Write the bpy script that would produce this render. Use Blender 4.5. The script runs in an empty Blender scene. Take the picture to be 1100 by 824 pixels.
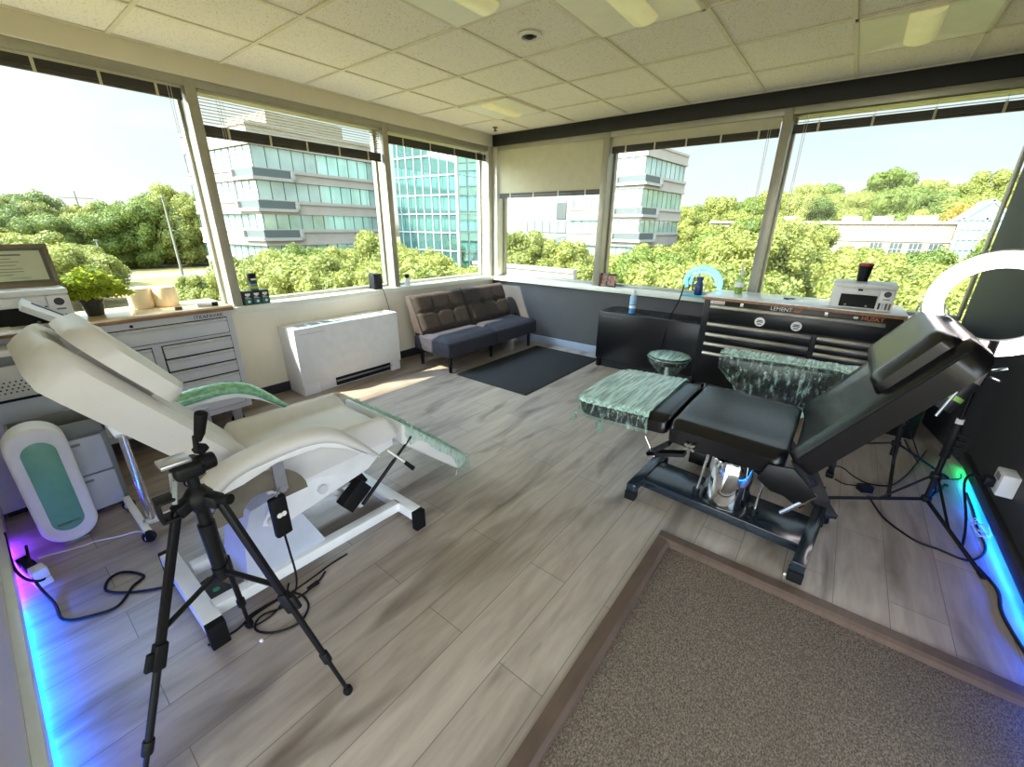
import bpy, bmesh, math, random
import numpy as np
from mathutils import Vector, Matrix
SC = bpy.context.scene
COL = SC.collection
RAD = math.radians

# ------------------------------------------------------------------ materials
def lin(h):
    v = [int(h[i:i+2], 16)/255 for i in (0, 2, 4)]
    return tuple((c/12.92 if c <= .04045 else ((c+.055)/1.055)**2.4) for c in v) + (1,)
def mix3(nt, fac, a, b):
    n = nt.nodes.new('ShaderNodeMix'); n.data_type = 'RGBA'
    if fac is not None:
        if isinstance(fac, float): n.inputs[0].default_value = fac
        else: nt.links.new(fac, n.inputs[0])
    for s, v in ((n.inputs[6], a), (n.inputs[7], b)):
        if isinstance(v, tuple): s.default_value = v
        else: nt.links.new(v, s)
    return n.outputs[2]
def noise(nt, scale, detail=4, vec=None, rough=.6):
    n = nt.nodes.new('ShaderNodeTexNoise'); n.inputs['Scale'].default_value = scale
    n.inputs['Detail'].default_value = detail; n.inputs['Roughness'].default_value = rough
    if vec is not None: nt.links.new(vec, n.inputs['Vector'])
    return n
def ramp(nt, src, stops):
    r = nt.nodes.new('ShaderNodeValToRGB'); el = r.color_ramp.elements
    while len(el) < len(stops): el.new(.5)
    for e, (p, c) in zip(el, stops): e.position = p; e.color = c if len(c) == 4 else tuple(c)+(1,)
    nt.links.new(src, r.inputs[0]); return r.outputs[0]
def coords(nt, scale=(1,1,1), swap=False):
    t = nt.nodes.new('ShaderNodeTexCoord'); m = nt.nodes.new('ShaderNodeMapping')
    m.inputs['Scale'].default_value = scale
    if swap: m.inputs['Rotation'].default_value = (0, 0, RAD(90))
    nt.links.new(t.outputs['Object'], m.inputs['Vector']); return m.outputs[0]
def newmat(name):
    m = bpy.data.materials.new(name); m.use_nodes = True
    nt = m.node_tree; return m, nt, nt.nodes['Principled BSDF']
def mat(name, h, rough=.5, metal=0., var=.08, scale=12., bump=0., bscale=60., coat=0., emit=None, estr=0., spec=.5, stretch=(1,1,1)):
    m, nt, p = newmat(name)
    c = lin(h); v = coords(nt, stretch)
    n = noise(nt, scale, 4, v)
    d = tuple(max(0, x*(1-var*2)) for x in c[:3])+(1,); b = tuple(min(1, x*(1+var)) for x in c[:3])+(1,)
    nt.links.new(ramp(nt, n.outputs['Fac'], [(.3, d), (.7, b)]), p.inputs['Base Color'])
    p.inputs['Roughness'].default_value = rough; p.inputs['Metallic'].default_value = metal
    p.inputs['Specular IOR Level'].default_value = spec
    if coat: p.inputs['Coat Weight'].default_value = coat
    if bump:
        bn = nt.nodes.new('ShaderNodeBump'); bn.inputs['Strength'].default_value = bump; bn.inputs['Distance'].default_value = .004
        n2 = noise(nt, bscale, 3, v); nt.links.new(n2.outputs['Fac'], bn.inputs['Height']); nt.links.new(bn.outputs[0], p.inputs['Normal'])
    if emit:
        p.inputs['Emission Color'].default_value = lin(emit); p.inputs['Emission Strength'].default_value = estr
    return m

M = {}
M['white_wall'] = mat('white_wall', 'ebe3d2', .7, var=.02, scale=3, bump=.1, bscale=200)
M['dark_wall'] = mat('dark_wall', '474648', .6, var=.04, scale=3, bump=.15, bscale=150)
M['dark_wall_brown'] = mat('dark_wall_brown', '302f2e', .6, var=.04, scale=3, bump=.15, bscale=150)
M['dark_corner'] = mat('dark_corner', '2b2c2e', .6, var=.04, scale=3, bump=.15, bscale=150)
M['black_trim'] = mat('black_trim', '111013', .6, var=.06, scale=6)
M['base_blue'] = mat('base_blue', '8a93a5', .45, var=.04)
M['base_black'] = mat('base_black', '26262a', .5)
M['frame'] = mat('frame', 'a5a294', .4, metal=.35, var=.04)
M['frame_light'] = mat('frame_light', 'cfcdbd', .4, metal=.2, var=.04)
M['sill'] = mat('sill', 'e4e6da', .35, var=.03)
M['soffit'] = mat('soffit', 'dfd8c6', .7, var=.02, scale=4)
M['grid'] = mat('grid', 'e3dcc8', .6, var=.03)
M['white_metal'] = mat('white_metal', 'ececee', .35, var=.03)
M['white_plastic'] = mat('white_plastic', 'e4e4e4', .35, var=.03)
M['grey_steel'] = mat('grey_steel', 'd0d1d4', .4, var=.03)
M['grey_plastic'] = mat('grey_plastic', '7c8082', .45, var=.04)
M['pale_blue'] = mat('pale_blue', 'bcc2d2', .4, var=.03)
M['cream_leather'] = mat('cream_leather', 'd9d6d4', .42, var=.03, scale=6, bump=.12, bscale=260)
M['black_leather'] = mat('black_leather', '0e0d11', .27, var=.1, scale=5, bump=.10, bscale=220, spec=.5)
M['black_metal'] = mat('black_metal', '0c0c0f', .42, var=.1, spec=.28)
M['black_gloss'] = mat('black_gloss', '15161a', .12, var=.1, spec=.7)
M['steel_blue'] = mat('steel_blue', '202830', .16, var=.08, spec=.7)
M['black_plastic'] = mat('black_plastic', '0e0e10', .55, var=.1, spec=.25)
M['black_chest'] = mat('black_chest', '0d0d10', .32, var=.12, spec=.35)
M['rubber'] = mat('rubber', '0d0d0e', .7, spec=.2)
M['chrome'] = mat('chrome', 'e8e9ec', .08, metal=1, var=.02)
M['satin'] = mat('satin', 'd8d2c8', .34, metal=.7, var=.05)
M['alu'] = mat('alu', 'b9bbc4', .3, metal=.8, var=.05)
M['gap'] = mat('gap', '0d0d0e', .8)
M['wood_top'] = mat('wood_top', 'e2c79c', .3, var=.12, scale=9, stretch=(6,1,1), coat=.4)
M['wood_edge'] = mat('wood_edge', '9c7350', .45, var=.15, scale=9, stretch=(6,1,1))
M['pale_top'] = mat('pale_top', 'eef1f0', .25, var=.04, coat=.3)
M['fabric'] = mat('fabric', '4a423e', .95, var=.12, scale=40, bump=.5, bscale=500, spec=.2)
M['fabric_dark'] = mat('fabric_dark', '3d3c44', .95, var=.12, scale=40, bump=.5, bscale=500, spec=.2)
M['matfib'] = mat('matfib', '3a3a3d', .95, var=.2, scale=90, bump=.8, bscale=400, spec=.1)
M['trim_wood'] = mat('trim_wood', '5c4a40', .45, var=.12, scale=6, stretch=(4,1,1))
M['mint'] = mat('mint', '6aa58f', .35, var=.06)
M['green_dot'] = mat('green_dot', '3fae86', .4)
M['paper'] = mat('paper', 'efeee9', .8, var=.02)
M['parchment'] = mat('parchment', 'd9d6bd', .7, var=.04)
M['grey_ink'] = mat('grey_ink', '6f6e63', .8)
M['bronze'] = mat('bronze', '7b6c58', .4, var=.1)
M['pot'] = mat('pot', '2b2c28', .5)
M['towel'] = mat('towel', 'f1e2c4', .9, var=.04, bump=.3, bscale=120)
M['blue_label'] = mat('blue_label', '4a8fd0', .35, var=.1)
M['sky_label'] = mat('sky_label', '9cc8e6', .35, var=.15, scale=60)
M['teal_label'] = mat('teal_label', '2d6f6c', .4, var=.1)
M['yellow_label'] = mat('yellow_label', 'e0b12c', .4)
M['cyan_label'] = mat('cyan_label', '49b6c8', .4)
M['dark_blue'] = mat('dark_blue', '15346e', .3, var=.1)
M['red'] = mat('red', 'b02a35', .35)
M['orange'] = mat('orange', 'd07030', .4)
M['white_ink'] = mat('white_ink', 'e9e9e6', .5, var=.01)
M['skin_photo'] = mat('skin_photo', 'a06a55', .4, var=.5, scale=40)
M['lime'] = mat('lime', '9fd060', .4)
M['smoke_plate'] = mat('smoke_plate', '6b6459', .15, var=.1, spec=.8)
M['cork'] = mat('cork', '6b4a2c', .7)
M['blind'] = mat('blind', 'c9c5ae', .5, var=.03)
M['blind_dark'] = mat('blind_dark', '3f3a36', .5, var=.08)
M['soil'] = mat('soil', '3b2d22', .9)
M['cord_white'] = mat('cord_white', 'd9d7d2', .5)
M['print'] = mat('print', '35353a', .5)
M['lamp_amber'] = mat('lamp_amber', 'e8e2b0', .35, var=.03, emit='f3eeb0', estr=.12)
M['reflector'] = mat('reflector', 'f2efe2', .3, var=.02)
# exterior
M['concrete'] = mat('concrete', '93887e', .8, var=.05, scale=.6)
M['concrete_white'] = mat('concrete_white', '8f8981', .8, var=.04, scale=.6)
M['facade_glass'] = mat('facade_glass', 'a2b3aa', .06, var=.12, scale=.25, spec=1.0)
M['facade_glass'].node_tree.nodes['Principled BSDF'].inputs['Metallic'].default_value = .35
M['facade_mirror'] = mat('facade_mirror', '86b8b0', .03, metal=.85, var=.08, scale=.2)
M['mull_dark'] = mat('mull_dark', '3a524d', .4)
M['mull_white'] = mat('mull_white', '9a9a97', .5)
M['recess'] = mat('recess', '4a4e4b', .6)
M['sandstone'] = mat('sandstone', '80705e', .85, var=.05, scale=.6)
M['atrium_glass'] = mat('atrium_glass', '6f8f88', .2, var=.1, scale=.5)
M['asphalt'] = mat('asphalt', '77736e', .9, var=.06, scale=.5)
M['roof_gravel'] = mat('roof_gravel', '857c6c', .9)
M['bark'] = mat('bark', '6a5c4b', .9, var=.2, scale=3)
M['pole'] = mat('pole', '726f60', .6)
M['dark_win'] = mat('dark_win', '3f4748', .15, spec=.9)

def leafmat(name, a, b, trans=.35):
    m, nt, p = newmat(name)
    oi = nt.nodes.new('ShaderNodeObjectInfo')
    n = noise(nt, .55, 3, coords(nt))
    n2 = noise(nt, 6, 2, coords(nt))
    f = nt.nodes.new('ShaderNodeMath'); f.operation = 'ADD'; nt.links.new(n.outputs['Fac'], f.inputs[0])
    g = nt.nodes.new('ShaderNodeMath'); g.operation = 'MULTIPLY_ADD'; g.inputs[1].default_value = .45; g.inputs[2].default_value = -.22
    nt.links.new(oi.outputs['Random'], g.inputs[0]); nt.links.new(g.outputs[0], f.inputs[1])
    c1 = ramp(nt, f.outputs[0], [(.25, lin(a)), (.75, lin(b))])
    c = mix3(nt, n2.outputs['Fac'], c1, tuple(min(1, x*1.25) for x in lin(b)[:3])+(1,))
    nt.links.new(c, p.inputs['Base Color']); p.inputs['Roughness'].default_value = .55; p.inputs['Specular IOR Level'].default_value = .3
    t = nt.nodes.new('ShaderNodeBsdfTranslucent'); nt.links.new(c, t.inputs['Color'])
    mx = nt.nodes.new('ShaderNodeMixShader'); mx.inputs[0].default_value = trans
    nt.links.new(p.outputs[0], mx.inputs[1]); nt.links.new(t.outputs[0], mx.inputs[2])
    nt.links.new(mx.outputs[0], nt.nodes['Material Output'].inputs['Surface']); return m
M['leaf'] = leafmat('leaf', '465226', '83843f')
M['leaf_dark'] = leafmat('leaf_dark', '33451f', '65702f')
M['leaf_gold'] = leafmat('leaf_gold', '6d5a20', '8f7730')
M['leaf_plant'] = leafmat('leaf_plant', '6f8c1e', 'b4bc3c')

def groundmat():
    m, nt, p = newmat('meadow'); n = noise(nt, .08, 5, coords(nt)); n2 = noise(nt, 2.5, 3, coords(nt))
    c = ramp(nt, n.outputs['Fac'], [(.35, lin('4c4d26')), (.65, lin('7f6a36'))])
    nt.links.new(mix3(nt, n2.outputs['Fac'], c, lin('665c30')), p.inputs['Base Color']); p.inputs['Roughness'].default_value = .95
    return m
M['meadow'] = groundmat()
def floormat():
    m, nt, p = newmat('laminate')
    v = coords(nt, (1,1,1), True)
    br = nt.nodes.new('ShaderNodeTexBrick'); nt.links.new(v, br.inputs['Vector'])
    br.inputs['Scale'].default_value = 1; br.inputs['Brick Width'].default_value = 1.25; br.inputs['Row Height'].default_value = .19
    br.inputs['Mortar Size'].default_value = .0016; br.inputs['Mortar Smooth'].default_value = .2; br.offset = .37; br.offset_frequency = 2
    br.inputs['Color1'].default_value = (0,0,0,1); br.inputs['Color2'].default_value = (1,1,1,1); br.inputs['Mortar'].default_value = (.5,.5,.5,1)
    g = coords(nt, (9, 1.1, 1)); gn = noise(nt, 2.4, 6, g, .62); gn.inputs['Distortion'].default_value = .5
    k = coords(nt, (3.2, .75, 1)); kn = noise(nt, 1.7, 3, k, .5); kn.inputs['Distortion'].default_value = .7
    base = ramp(nt, br.outputs['Color'], [(0, lin('95877c')), (1, lin('b3a498'))])
    grain = ramp(nt, gn.outputs['Fac'], [(.3, lin('817369')), (.55, lin('a8998d')), (.75, lin('bcaea2'))])
    c = mix3(nt, .55, base, grain)
    kk = ramp(nt, kn.outputs['Fac'], [(.52, (0,0,0)), (.72, (.9,.9,.9))])
    c = mix3(nt, kk, c, lin('55473d'))
    c = mix3(nt, br.outputs['Fac'], c, lin('625951'))
    nt.links.new(c, p.inputs['Base Color']); p.inputs['Roughness'].default_value = .33; p.inputs['Specular IOR Level'].default_value = .85
    b = nt.nodes.new('ShaderNodeBump'); b.inputs['Strength'].default_value = .12; b.inputs['Distance'].default_value = .002
    nt.links.new(gn.outputs['Fac'], b.inputs['Height']); nt.links.new(b.outputs[0], p.inputs['Normal']); return m
M['laminate'] = floormat()
def carpetmat():
    m, nt, p = newmat('carpet_pile')
    n = noise(nt, 210, 3, coords(nt, (1, .6, 1)), .75); n2 = noise(nt, 2.5, 4, coords(nt))
    c = ramp(nt, n.outputs['Fac'], [(.32, lin('40372f')), (.5, lin('6f6257')), (.70, lin('978879'))])
    c = mix3(nt, ramp(nt, n2.outputs['Fac'], [(.4, (0,0,0)), (.8, (.35,.35,.35))]), c, lin('5a5148'))
    nt.links.new(c, p.inputs['Base Color']); p.inputs['Roughness'].default_value = 1; p.inputs['Specular IOR Level'].default_value = .1
    b = nt.nodes.new('ShaderNodeBump'); b.inputs['Strength'].default_value = .7; b.inputs['Distance'].default_value = .006
    nt.links.new(n.outputs['Fac'], b.inputs['Height']); nt.links.new(b.outputs[0], p.inputs['Normal']); return m
M['carpet'] = carpetmat()
def tilemat():
    m, nt, p = newmat('ceiling_tile')
    v = coords(nt); n = noise(nt, 110, 3, v, .7); n2 = noise(nt, 45, 2, v)
    s = ramp(nt, n.outputs['Fac'], [(.33, (1,1,1)), (.42, (0,0,0))])
    c = mix3(nt, s, lin('f5eee4'), lin('aaa293'))
    nt.links.new(c, p.inputs['Base Color']); p.inputs['Roughness'].default_value = .9
    b = nt.nodes.new('ShaderNodeBump'); b.inputs['Strength'].default_value = .4; b.inputs['Distance'].default_value = .003
    nt.links.new(n.outputs['Fac'], b.inputs['Height']); nt.links.new(b.outputs[0], p.inputs['Normal']); return m
M['tile'] = tilemat()
def panemat(name, refl=.010, tint=(.96,.98,.97,1)):
    m, nt, p = newmat(name); nt.nodes.remove(p)
    t = nt.nodes.new('ShaderNodeBsdfTransparent'); t.inputs[0].default_value = tint
    g = nt.nodes.new('ShaderNodeBsdfGlossy'); g.inputs['Roughness'].default_value = 0.0
    lw = nt.nodes.new('ShaderNodeLayerWeight'); lw.inputs['Blend'].default_value = .5
    pw = nt.nodes.new('ShaderNodeMath'); pw.operation = 'POWER'; pw.inputs[1].default_value = 5; nt.links.new(lw.outputs['Facing'], pw.inputs[0])
    k = nt.nodes.new('ShaderNodeMath'); k.operation = 'MULTIPLY_ADD'; k.inputs[1].default_value = .25; k.inputs[2].default_value = refl*.5; nt.links.new(pw.outputs[0], k.inputs[0])
    mx = nt.nodes.new('ShaderNodeMixShader'); nt.links.new(k.outputs[0], mx.inputs[0])
    nt.links.new(t.outputs[0], mx.inputs[1]); nt.links.new(g.outputs[0], mx.inputs[2])
    nt.links.new(mx.outputs[0], nt.nodes['Material Output'].inputs['Surface']); return m
M['pane'] = panemat('pane')
M['atrium_pane'] = panemat('atrium_pane', .25, (.8,.9,.88,1))
M['clear_bottle'] = panemat('clear_bottle', .2, (.82,.95,.86,1))
def filmmat(name, h, lo, hi, stretch, bump, e0=.38, e1=.62):
    m, nt, p = newmat(name)
    v = coords(nt, stretch); n = noise(nt, 9, 3, v, .5); n.inputs['Distortion'].default_value = .5
    p.inputs['Base Color'].default_value = lin(h); p.inputs['Roughness'].default_value = .18; p.inputs['Specular IOR Level'].default_value = .8
    b = nt.nodes.new('ShaderNodeBump'); b.inputs['Strength'].default_value = bump; b.inputs['Distance'].default_value = .01
    nt.links.new(n.outputs['Fac'], b.inputs['Height']); nt.links.new(b.outputs[0], p.inputs['Normal'])
    t = nt.nodes.new('ShaderNodeBsdfTransparent'); t.inputs[0].default_value = (.86,.97,.92,1)
    f = ramp(nt, n.outputs['Fac'], [(e0, (lo,)*3), (e1, (hi,)*3)])
    mx = nt.nodes.new('ShaderNodeMixShader'); nt.links.new(f, mx.inputs[0])
    nt.links.new(t.outputs[0], mx.inputs[1]); nt.links.new(p.outputs[0], mx.inputs[2])
    gl = nt.nodes.new('ShaderNodeBsdfGlossy'); gl.inputs['Roughness'].default_value = .14; nt.links.new(b.outputs[0], gl.inputs['Normal'])
    m2 = nt.nodes.new('ShaderNodeMixShader'); m2.inputs[0].default_value = .07
    nt.links.new(mx.outputs[0], m2.inputs[1]); nt.links.new(gl.outputs[0], m2.inputs[2])
    nt.links.new(m2.outputs[0], nt.nodes['Material Output'].inputs['Surface']); return m
M['film'] = filmmat('film', 'c6ece3', .42, .92, (8, .6, 8), .4)
M['film_thin'] = filmmat('film_thin', 'c4e6d8', .02, .42, (5, 5, 1.6), .9, .50, .68)
M['film_green'] = filmmat('film_green', '86c79c', .6, 1., (4, 4, 4), .4)
def emat(name, h, s):
    m, nt, p = newmat(name); p.inputs['Base Color'].default_value = (.8,.8,.8,1)
    p.inputs['Emission Color'].default_value = lin(h); p.inputs['Emission Strength'].default_value = s; return m
M['ring_glow'] = emat('ring_glow', 'fff2f2', 6.)
M['cyan_glow'] = emat('cyan_glow', '35b4ea', 1.1)
M['led_blue'] = emat('led_blue', '0058ff', 60.)
M['led_cyan'] = emat('led_cyan', '0098ff', 34.)
M['led_green'] = emat('led_green', '10ff90', 12.)
M['led_purple'] = emat('led_purple', '6428ff', 30.)

# ------------------------------------------------------------------ mesh builder
class B:
    def __init__(s): s.bm = bmesh.new()
    def _add(s, t, m=None):
        if m is not None: t.transform(m)
        me = bpy.data.meshes.new('t'); t.to_mesh(me); t.free(); s.bm.from_mesh(me); bpy.data.meshes.remove(me); return s
    def box(s, x0, x1, y0, y1, z0, z1, bev=0., seg=2, m=None):
        t = bmesh.new(); bmesh.ops.create_cube(t, size=1)
        t.transform(Matrix.Translation(((x0+x1)/2, (y0+y1)/2, (z0+z1)/2)) @ Matrix.Diagonal((abs(x1-x0), abs(y1-y0), abs(z1-z0), 1)))
        if bev: bmesh.ops.bevel(t, geom=t.edges[:], offset=bev, segments=seg, affect='EDGES', profile=.5)
        return s._add(t, m)
    def prism(s, poly, axis, a0, a1, bev=0., seg=2, m=None):
        """poly: 2D outline; axis 'x': (y,z), 'y': (x,z), 'z': (x,y)"""
        t = bmesh.new()
        f = {'x': lambda p, a: (a, p[0], p[1]), 'y': lambda p, a: (p[0], a, p[1]), 'z': lambda p, a: (p[0], p[1], a)}[axis]
        A = [t.verts.new(f(p, a0)) for p in poly]; Bv = [t.verts.new(f(p, a1)) for p in poly]
        t.faces.new(A); t.faces.new(Bv[::-1]); n = len(poly)
        for i in range(n): t.faces.new((A[i], A[(i+1) % n], Bv[(i+1) % n], Bv[i]))
        bmesh.ops.recalc_face_normals(t, faces=t.faces[:])
        if bev:
            e = [e for e in t.edges if len(e.link_faces) == 2 and e.calc_face_angle() > .6]
            bmesh.ops.bevel(t, geom=e, offset=bev, segments=seg, affect='EDGES', profile=.5)
        return s._add(t, m)
    def cyl(s, p, q, r0, r1=None, n=16, bev=0., seg=2):
        r1 = r0 if r1 is None else r1
        p, q = Vector(p), Vector(q); d = q-p; L = d.length
        t = bmesh.new(); bmesh.ops.create_cone(t, cap_ends=True, segments=n, radius1=r0, radius2=r1, depth=L)
        if bev:
            e = [e for e in t.edges if e.calc_face_angle(0) > .9]
            bmesh.ops.bevel(t, geom=e, offset=bev, segments=seg, affect='EDGES', profile=.5)
        m = Matrix.Translation((p+q)/2) @ d.to_track_quat('Z', 'Y').to_matrix().to_4x4()
        return s._add(t, m)
    def bar(s, p, q, w, h, bev=0., up=(0,0,1)):
        p, q = Vector(p), Vector(q); d = q-p
        z = d.normalized(); u = Vector(up); x = u.cross(z)
        if x.length < 1e-4: x = Vector((1,0,0)).cross(z)
        x.normalize(); y = z.cross(x)
        m = Matrix((x, y, z)).transposed().to_4x4(); m.translation = (p+q)/2
        return s.box(-w/2, w/2, -h/2, h/2, -d.length/2, d.length/2, bev, 2, m)
    def tube(s, pts, r, n=8, closed=False, sub=4):
        P = smooth(pts, sub, closed) if sub > 1 else [Vector(p) for p in pts]
        t = bmesh.new(); rings = []; N = len(P); up = None
        rr = r if isinstance(r, (list, tuple)) else None
        for i in range(N):
            a = P[(i-1) % N] if (closed or i > 0) else P[i]; b = P[(i+1) % N] if (closed or i < N-1) else P[i]
            d = (b-a).normalized() if (b-a).length > 1e-9 else Vector((0,0,1))
            if up is None: up = Vector((0,0,1)) if abs(d.z) < .9 else Vector((1,0,0))
            x = d.cross(up).normalized(); up = x.cross(d).normalized()
            R = r if rr is None else (rr[0]+(rr[-1]-rr[0])*i/(N-1) if len(rr) == 2 else rr[i])
            rings.append([t.verts.new(P[i]+(x*math.cos(2*math.pi*k/n)+up*math.sin(2*math.pi*k/n))*R) for k in range(n)])
        for i in range(N if closed else N-1):
            A, Bq = rings[i], rings[(i+1) % N]
            for k in range(n): t.faces.new((A[k], A[(k+1) % n], Bq[(k+1) % n], Bq[k]))
        if not closed: t.faces.new(rings[0][::-1]); t.faces.new(rings[-1])
        bmesh.ops.recalc_face_normals(t, faces=t.faces[:]); return s._add(t)
    def lathe(s, prof, c=(0,0,0), n=24, m=None):
        t = bmesh.new(); rings = []
        for r, z in prof:
            if r < 1e-6: rings.append([t.verts.new((0, 0, z))])
            else: rings.append([t.verts.new((r*math.cos(2*math.pi*k/n), r*math.sin(2*math.pi*k/n), z)) for k in range(n)])
        for A, Bq in zip(rings, rings[1:]):
            for k in range(n):
                q = [A[k % len(A)], A[(k+1) % len(A)], Bq[(k+1) % len(Bq)], Bq[k % len(Bq)]]
                q2 = []
                for v in q:
                    if v not in q2: q2.append(v)
                if len(q2) > 2: t.faces.new(q2)
        if prof[0] == prof[-1]: bmesh.ops.remove_doubles(t, verts=t.verts[:], dist=1e-6)
        else:
            if len(rings[0]) > 1: t.faces.new(rings[0][::-1])
            if len(rings[-1]) > 1: t.faces.new(rings[-1])
        bmesh.ops.recalc_face_normals(t, faces=t.faces[:])
        return s._add(t, Matrix.Translation(c) @ (m if m is not None else Matrix()))
    def loft(s, secs, cap=True):
        t = bmesh.new(); R = [[t.verts.new(p) for p in q] for q in secs]; n = len(secs[0])
        for A, Bq in zip(R, R[1:]):
            for k in range(n): t.faces.new((A[k], A[(k+1) % n], Bq[(k+1) % n], Bq[k]))
        if cap: t.faces.new(R[0][::-1]); t.faces.new(R[-1])
        bmesh.ops.recalc_face_normals(t, faces=t.faces[:]); return s._add(t)
    def grid(s, fn, nu, nv):
        t = bmesh.new(); V = [[t.verts.new(fn(i/nu, j/nv)) for j in range(nv+1)] for i in range(nu+1)]
        for i in range(nu):
            for j in range(nv): t.faces.new((V[i][j], V[i+1][j], V[i+1][j+1], V[i][j+1]))
        return s._add(t)
    def mesh(s, name, m, smooth_deg=40):
        me = bpy.data.meshes.new(name); s.bm.to_mesh(me); s.bm.free()
        me.materials.append(M[m] if isinstance(m, str) else m)
        if smooth_deg:
            me.polygons.foreach_set('use_smooth', [True]*len(me.polygons)); me.set_sharp_from_angle(angle=RAD(smooth_deg))
        return me
    def obj(s, name, m, parent=None, smooth_deg=40):
        return link(name, s.mesh(name, m, smooth_deg), parent)
def link(name, me, parent=None):
    o = bpy.data.objects.new(name, me); COL.objects.link(o)
    if parent is not None:
        o.parent = parent; o.matrix_parent_inverse = world(parent).inverted()
    return o
def world(o):
    m = o.matrix_basis.copy()
    while o.parent is not None: m = o.parent.matrix_basis @ o.matrix_parent_inverse @ m; o = o.parent
    return m
def smooth(pts, sub, closed=False):
    P = [Vector(p) for p in pts]; N = len(P); out = []
    for i in range(N if closed else N-1):
        g = lambda k: P[k % N] if closed else P[max(0, min(N-1, k))]
        a, b, c, d = g(i-1), g(i), g(i+1), g(i+2)
        for k in range(sub):
            t = k/sub
            out.append(.5*((2*b)+(c-a)*t+(2*a-5*b+4*c-d)*t*t+(3*b-a-3*c+d)*t**3))
    if not closed: out.append(P[-1])
    return out
def thing(name, label, cat, loc=(0,0,0), group=None):
    o = bpy.data.objects.new(name, None); COL.objects.link(o); o.location = loc; o.empty_display_size = .1
    o['label'] = label; o['category'] = cat
    if group: o['group'] = group
    return o
def tag(o, label, cat, group=None):
    o['label'] = label; o['category'] = cat
    if group: o['group'] = group
    return o
def struct(name, b, m, sm=30, parent=None):
    o = b.obj(name, m, parent, sm); o['kind'] = 'structure'; return o
def sempty(name, loc):
    o = bpy.data.objects.new(name, None); COL.objects.link(o); o.location = loc; o['kind'] = 'structure'; return o
def textmesh(name, txt, size, m, parent, mw, depth=.0008):
    c = bpy.data.curves.new(name, 'FONT'); c.body = txt; c.size = size; c.extrude = depth; c.align_x = 'CENTER'; c.align_y = 'CENTER'
    o = bpy.data.objects.new(name, c); COL.objects.link(o)
    me = bpy.data.meshes.new_from_object(o.evaluated_get(bpy.context.evaluated_depsgraph_get()))
    bpy.data.objects.remove(o); bpy.data.curves.remove(c)
    me.materials.clear(); me.materials.append(M[m]); me.transform(mw)
    return link(name, me, parent)
def frame_at(origin, xaxis, yaxis):
    x = Vector(xaxis).normalized(); y = Vector(yaxis).normalized(); z = x.cross(y)
    m = Matrix((x, y, z)).transposed().to_4x4(); m.translation = origin; return m
# ------------------------------------------------------------------ camera
def add_camera():
    yaw, pitch, roll, f = -0.660313888, -0.362190808, 0.0119797194, 444.6228
    cy, sy = math.cos(yaw), math.sin(yaw)
    fw = Vector((sy*math.cos(pitch), cy*math.cos(pitch), math.sin(pitch))); r = Vector((cy, -sy, 0)); u = r.cross(fw)
    r2 = r*math.cos(roll)+u*math.sin(roll); u2 = -r*math.sin(roll)+u*math.cos(roll)
    m = Matrix((r2, u2, -fw)).transposed().to_4x4(); m.translation = (3.9042, -4.5611, 1.49)
    cd = bpy.data.cameras.new('camera'); co = bpy.data.objects.new('camera', cd); COL.objects.link(co)
    co.matrix_world = m; cd.sensor_width = 36; cd.lens = f/1100*36; cd.clip_start = .02; cd.clip_end = 1000
    SC.camera = co
add_camera()
H = 2.57
XR = 4.83
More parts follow.
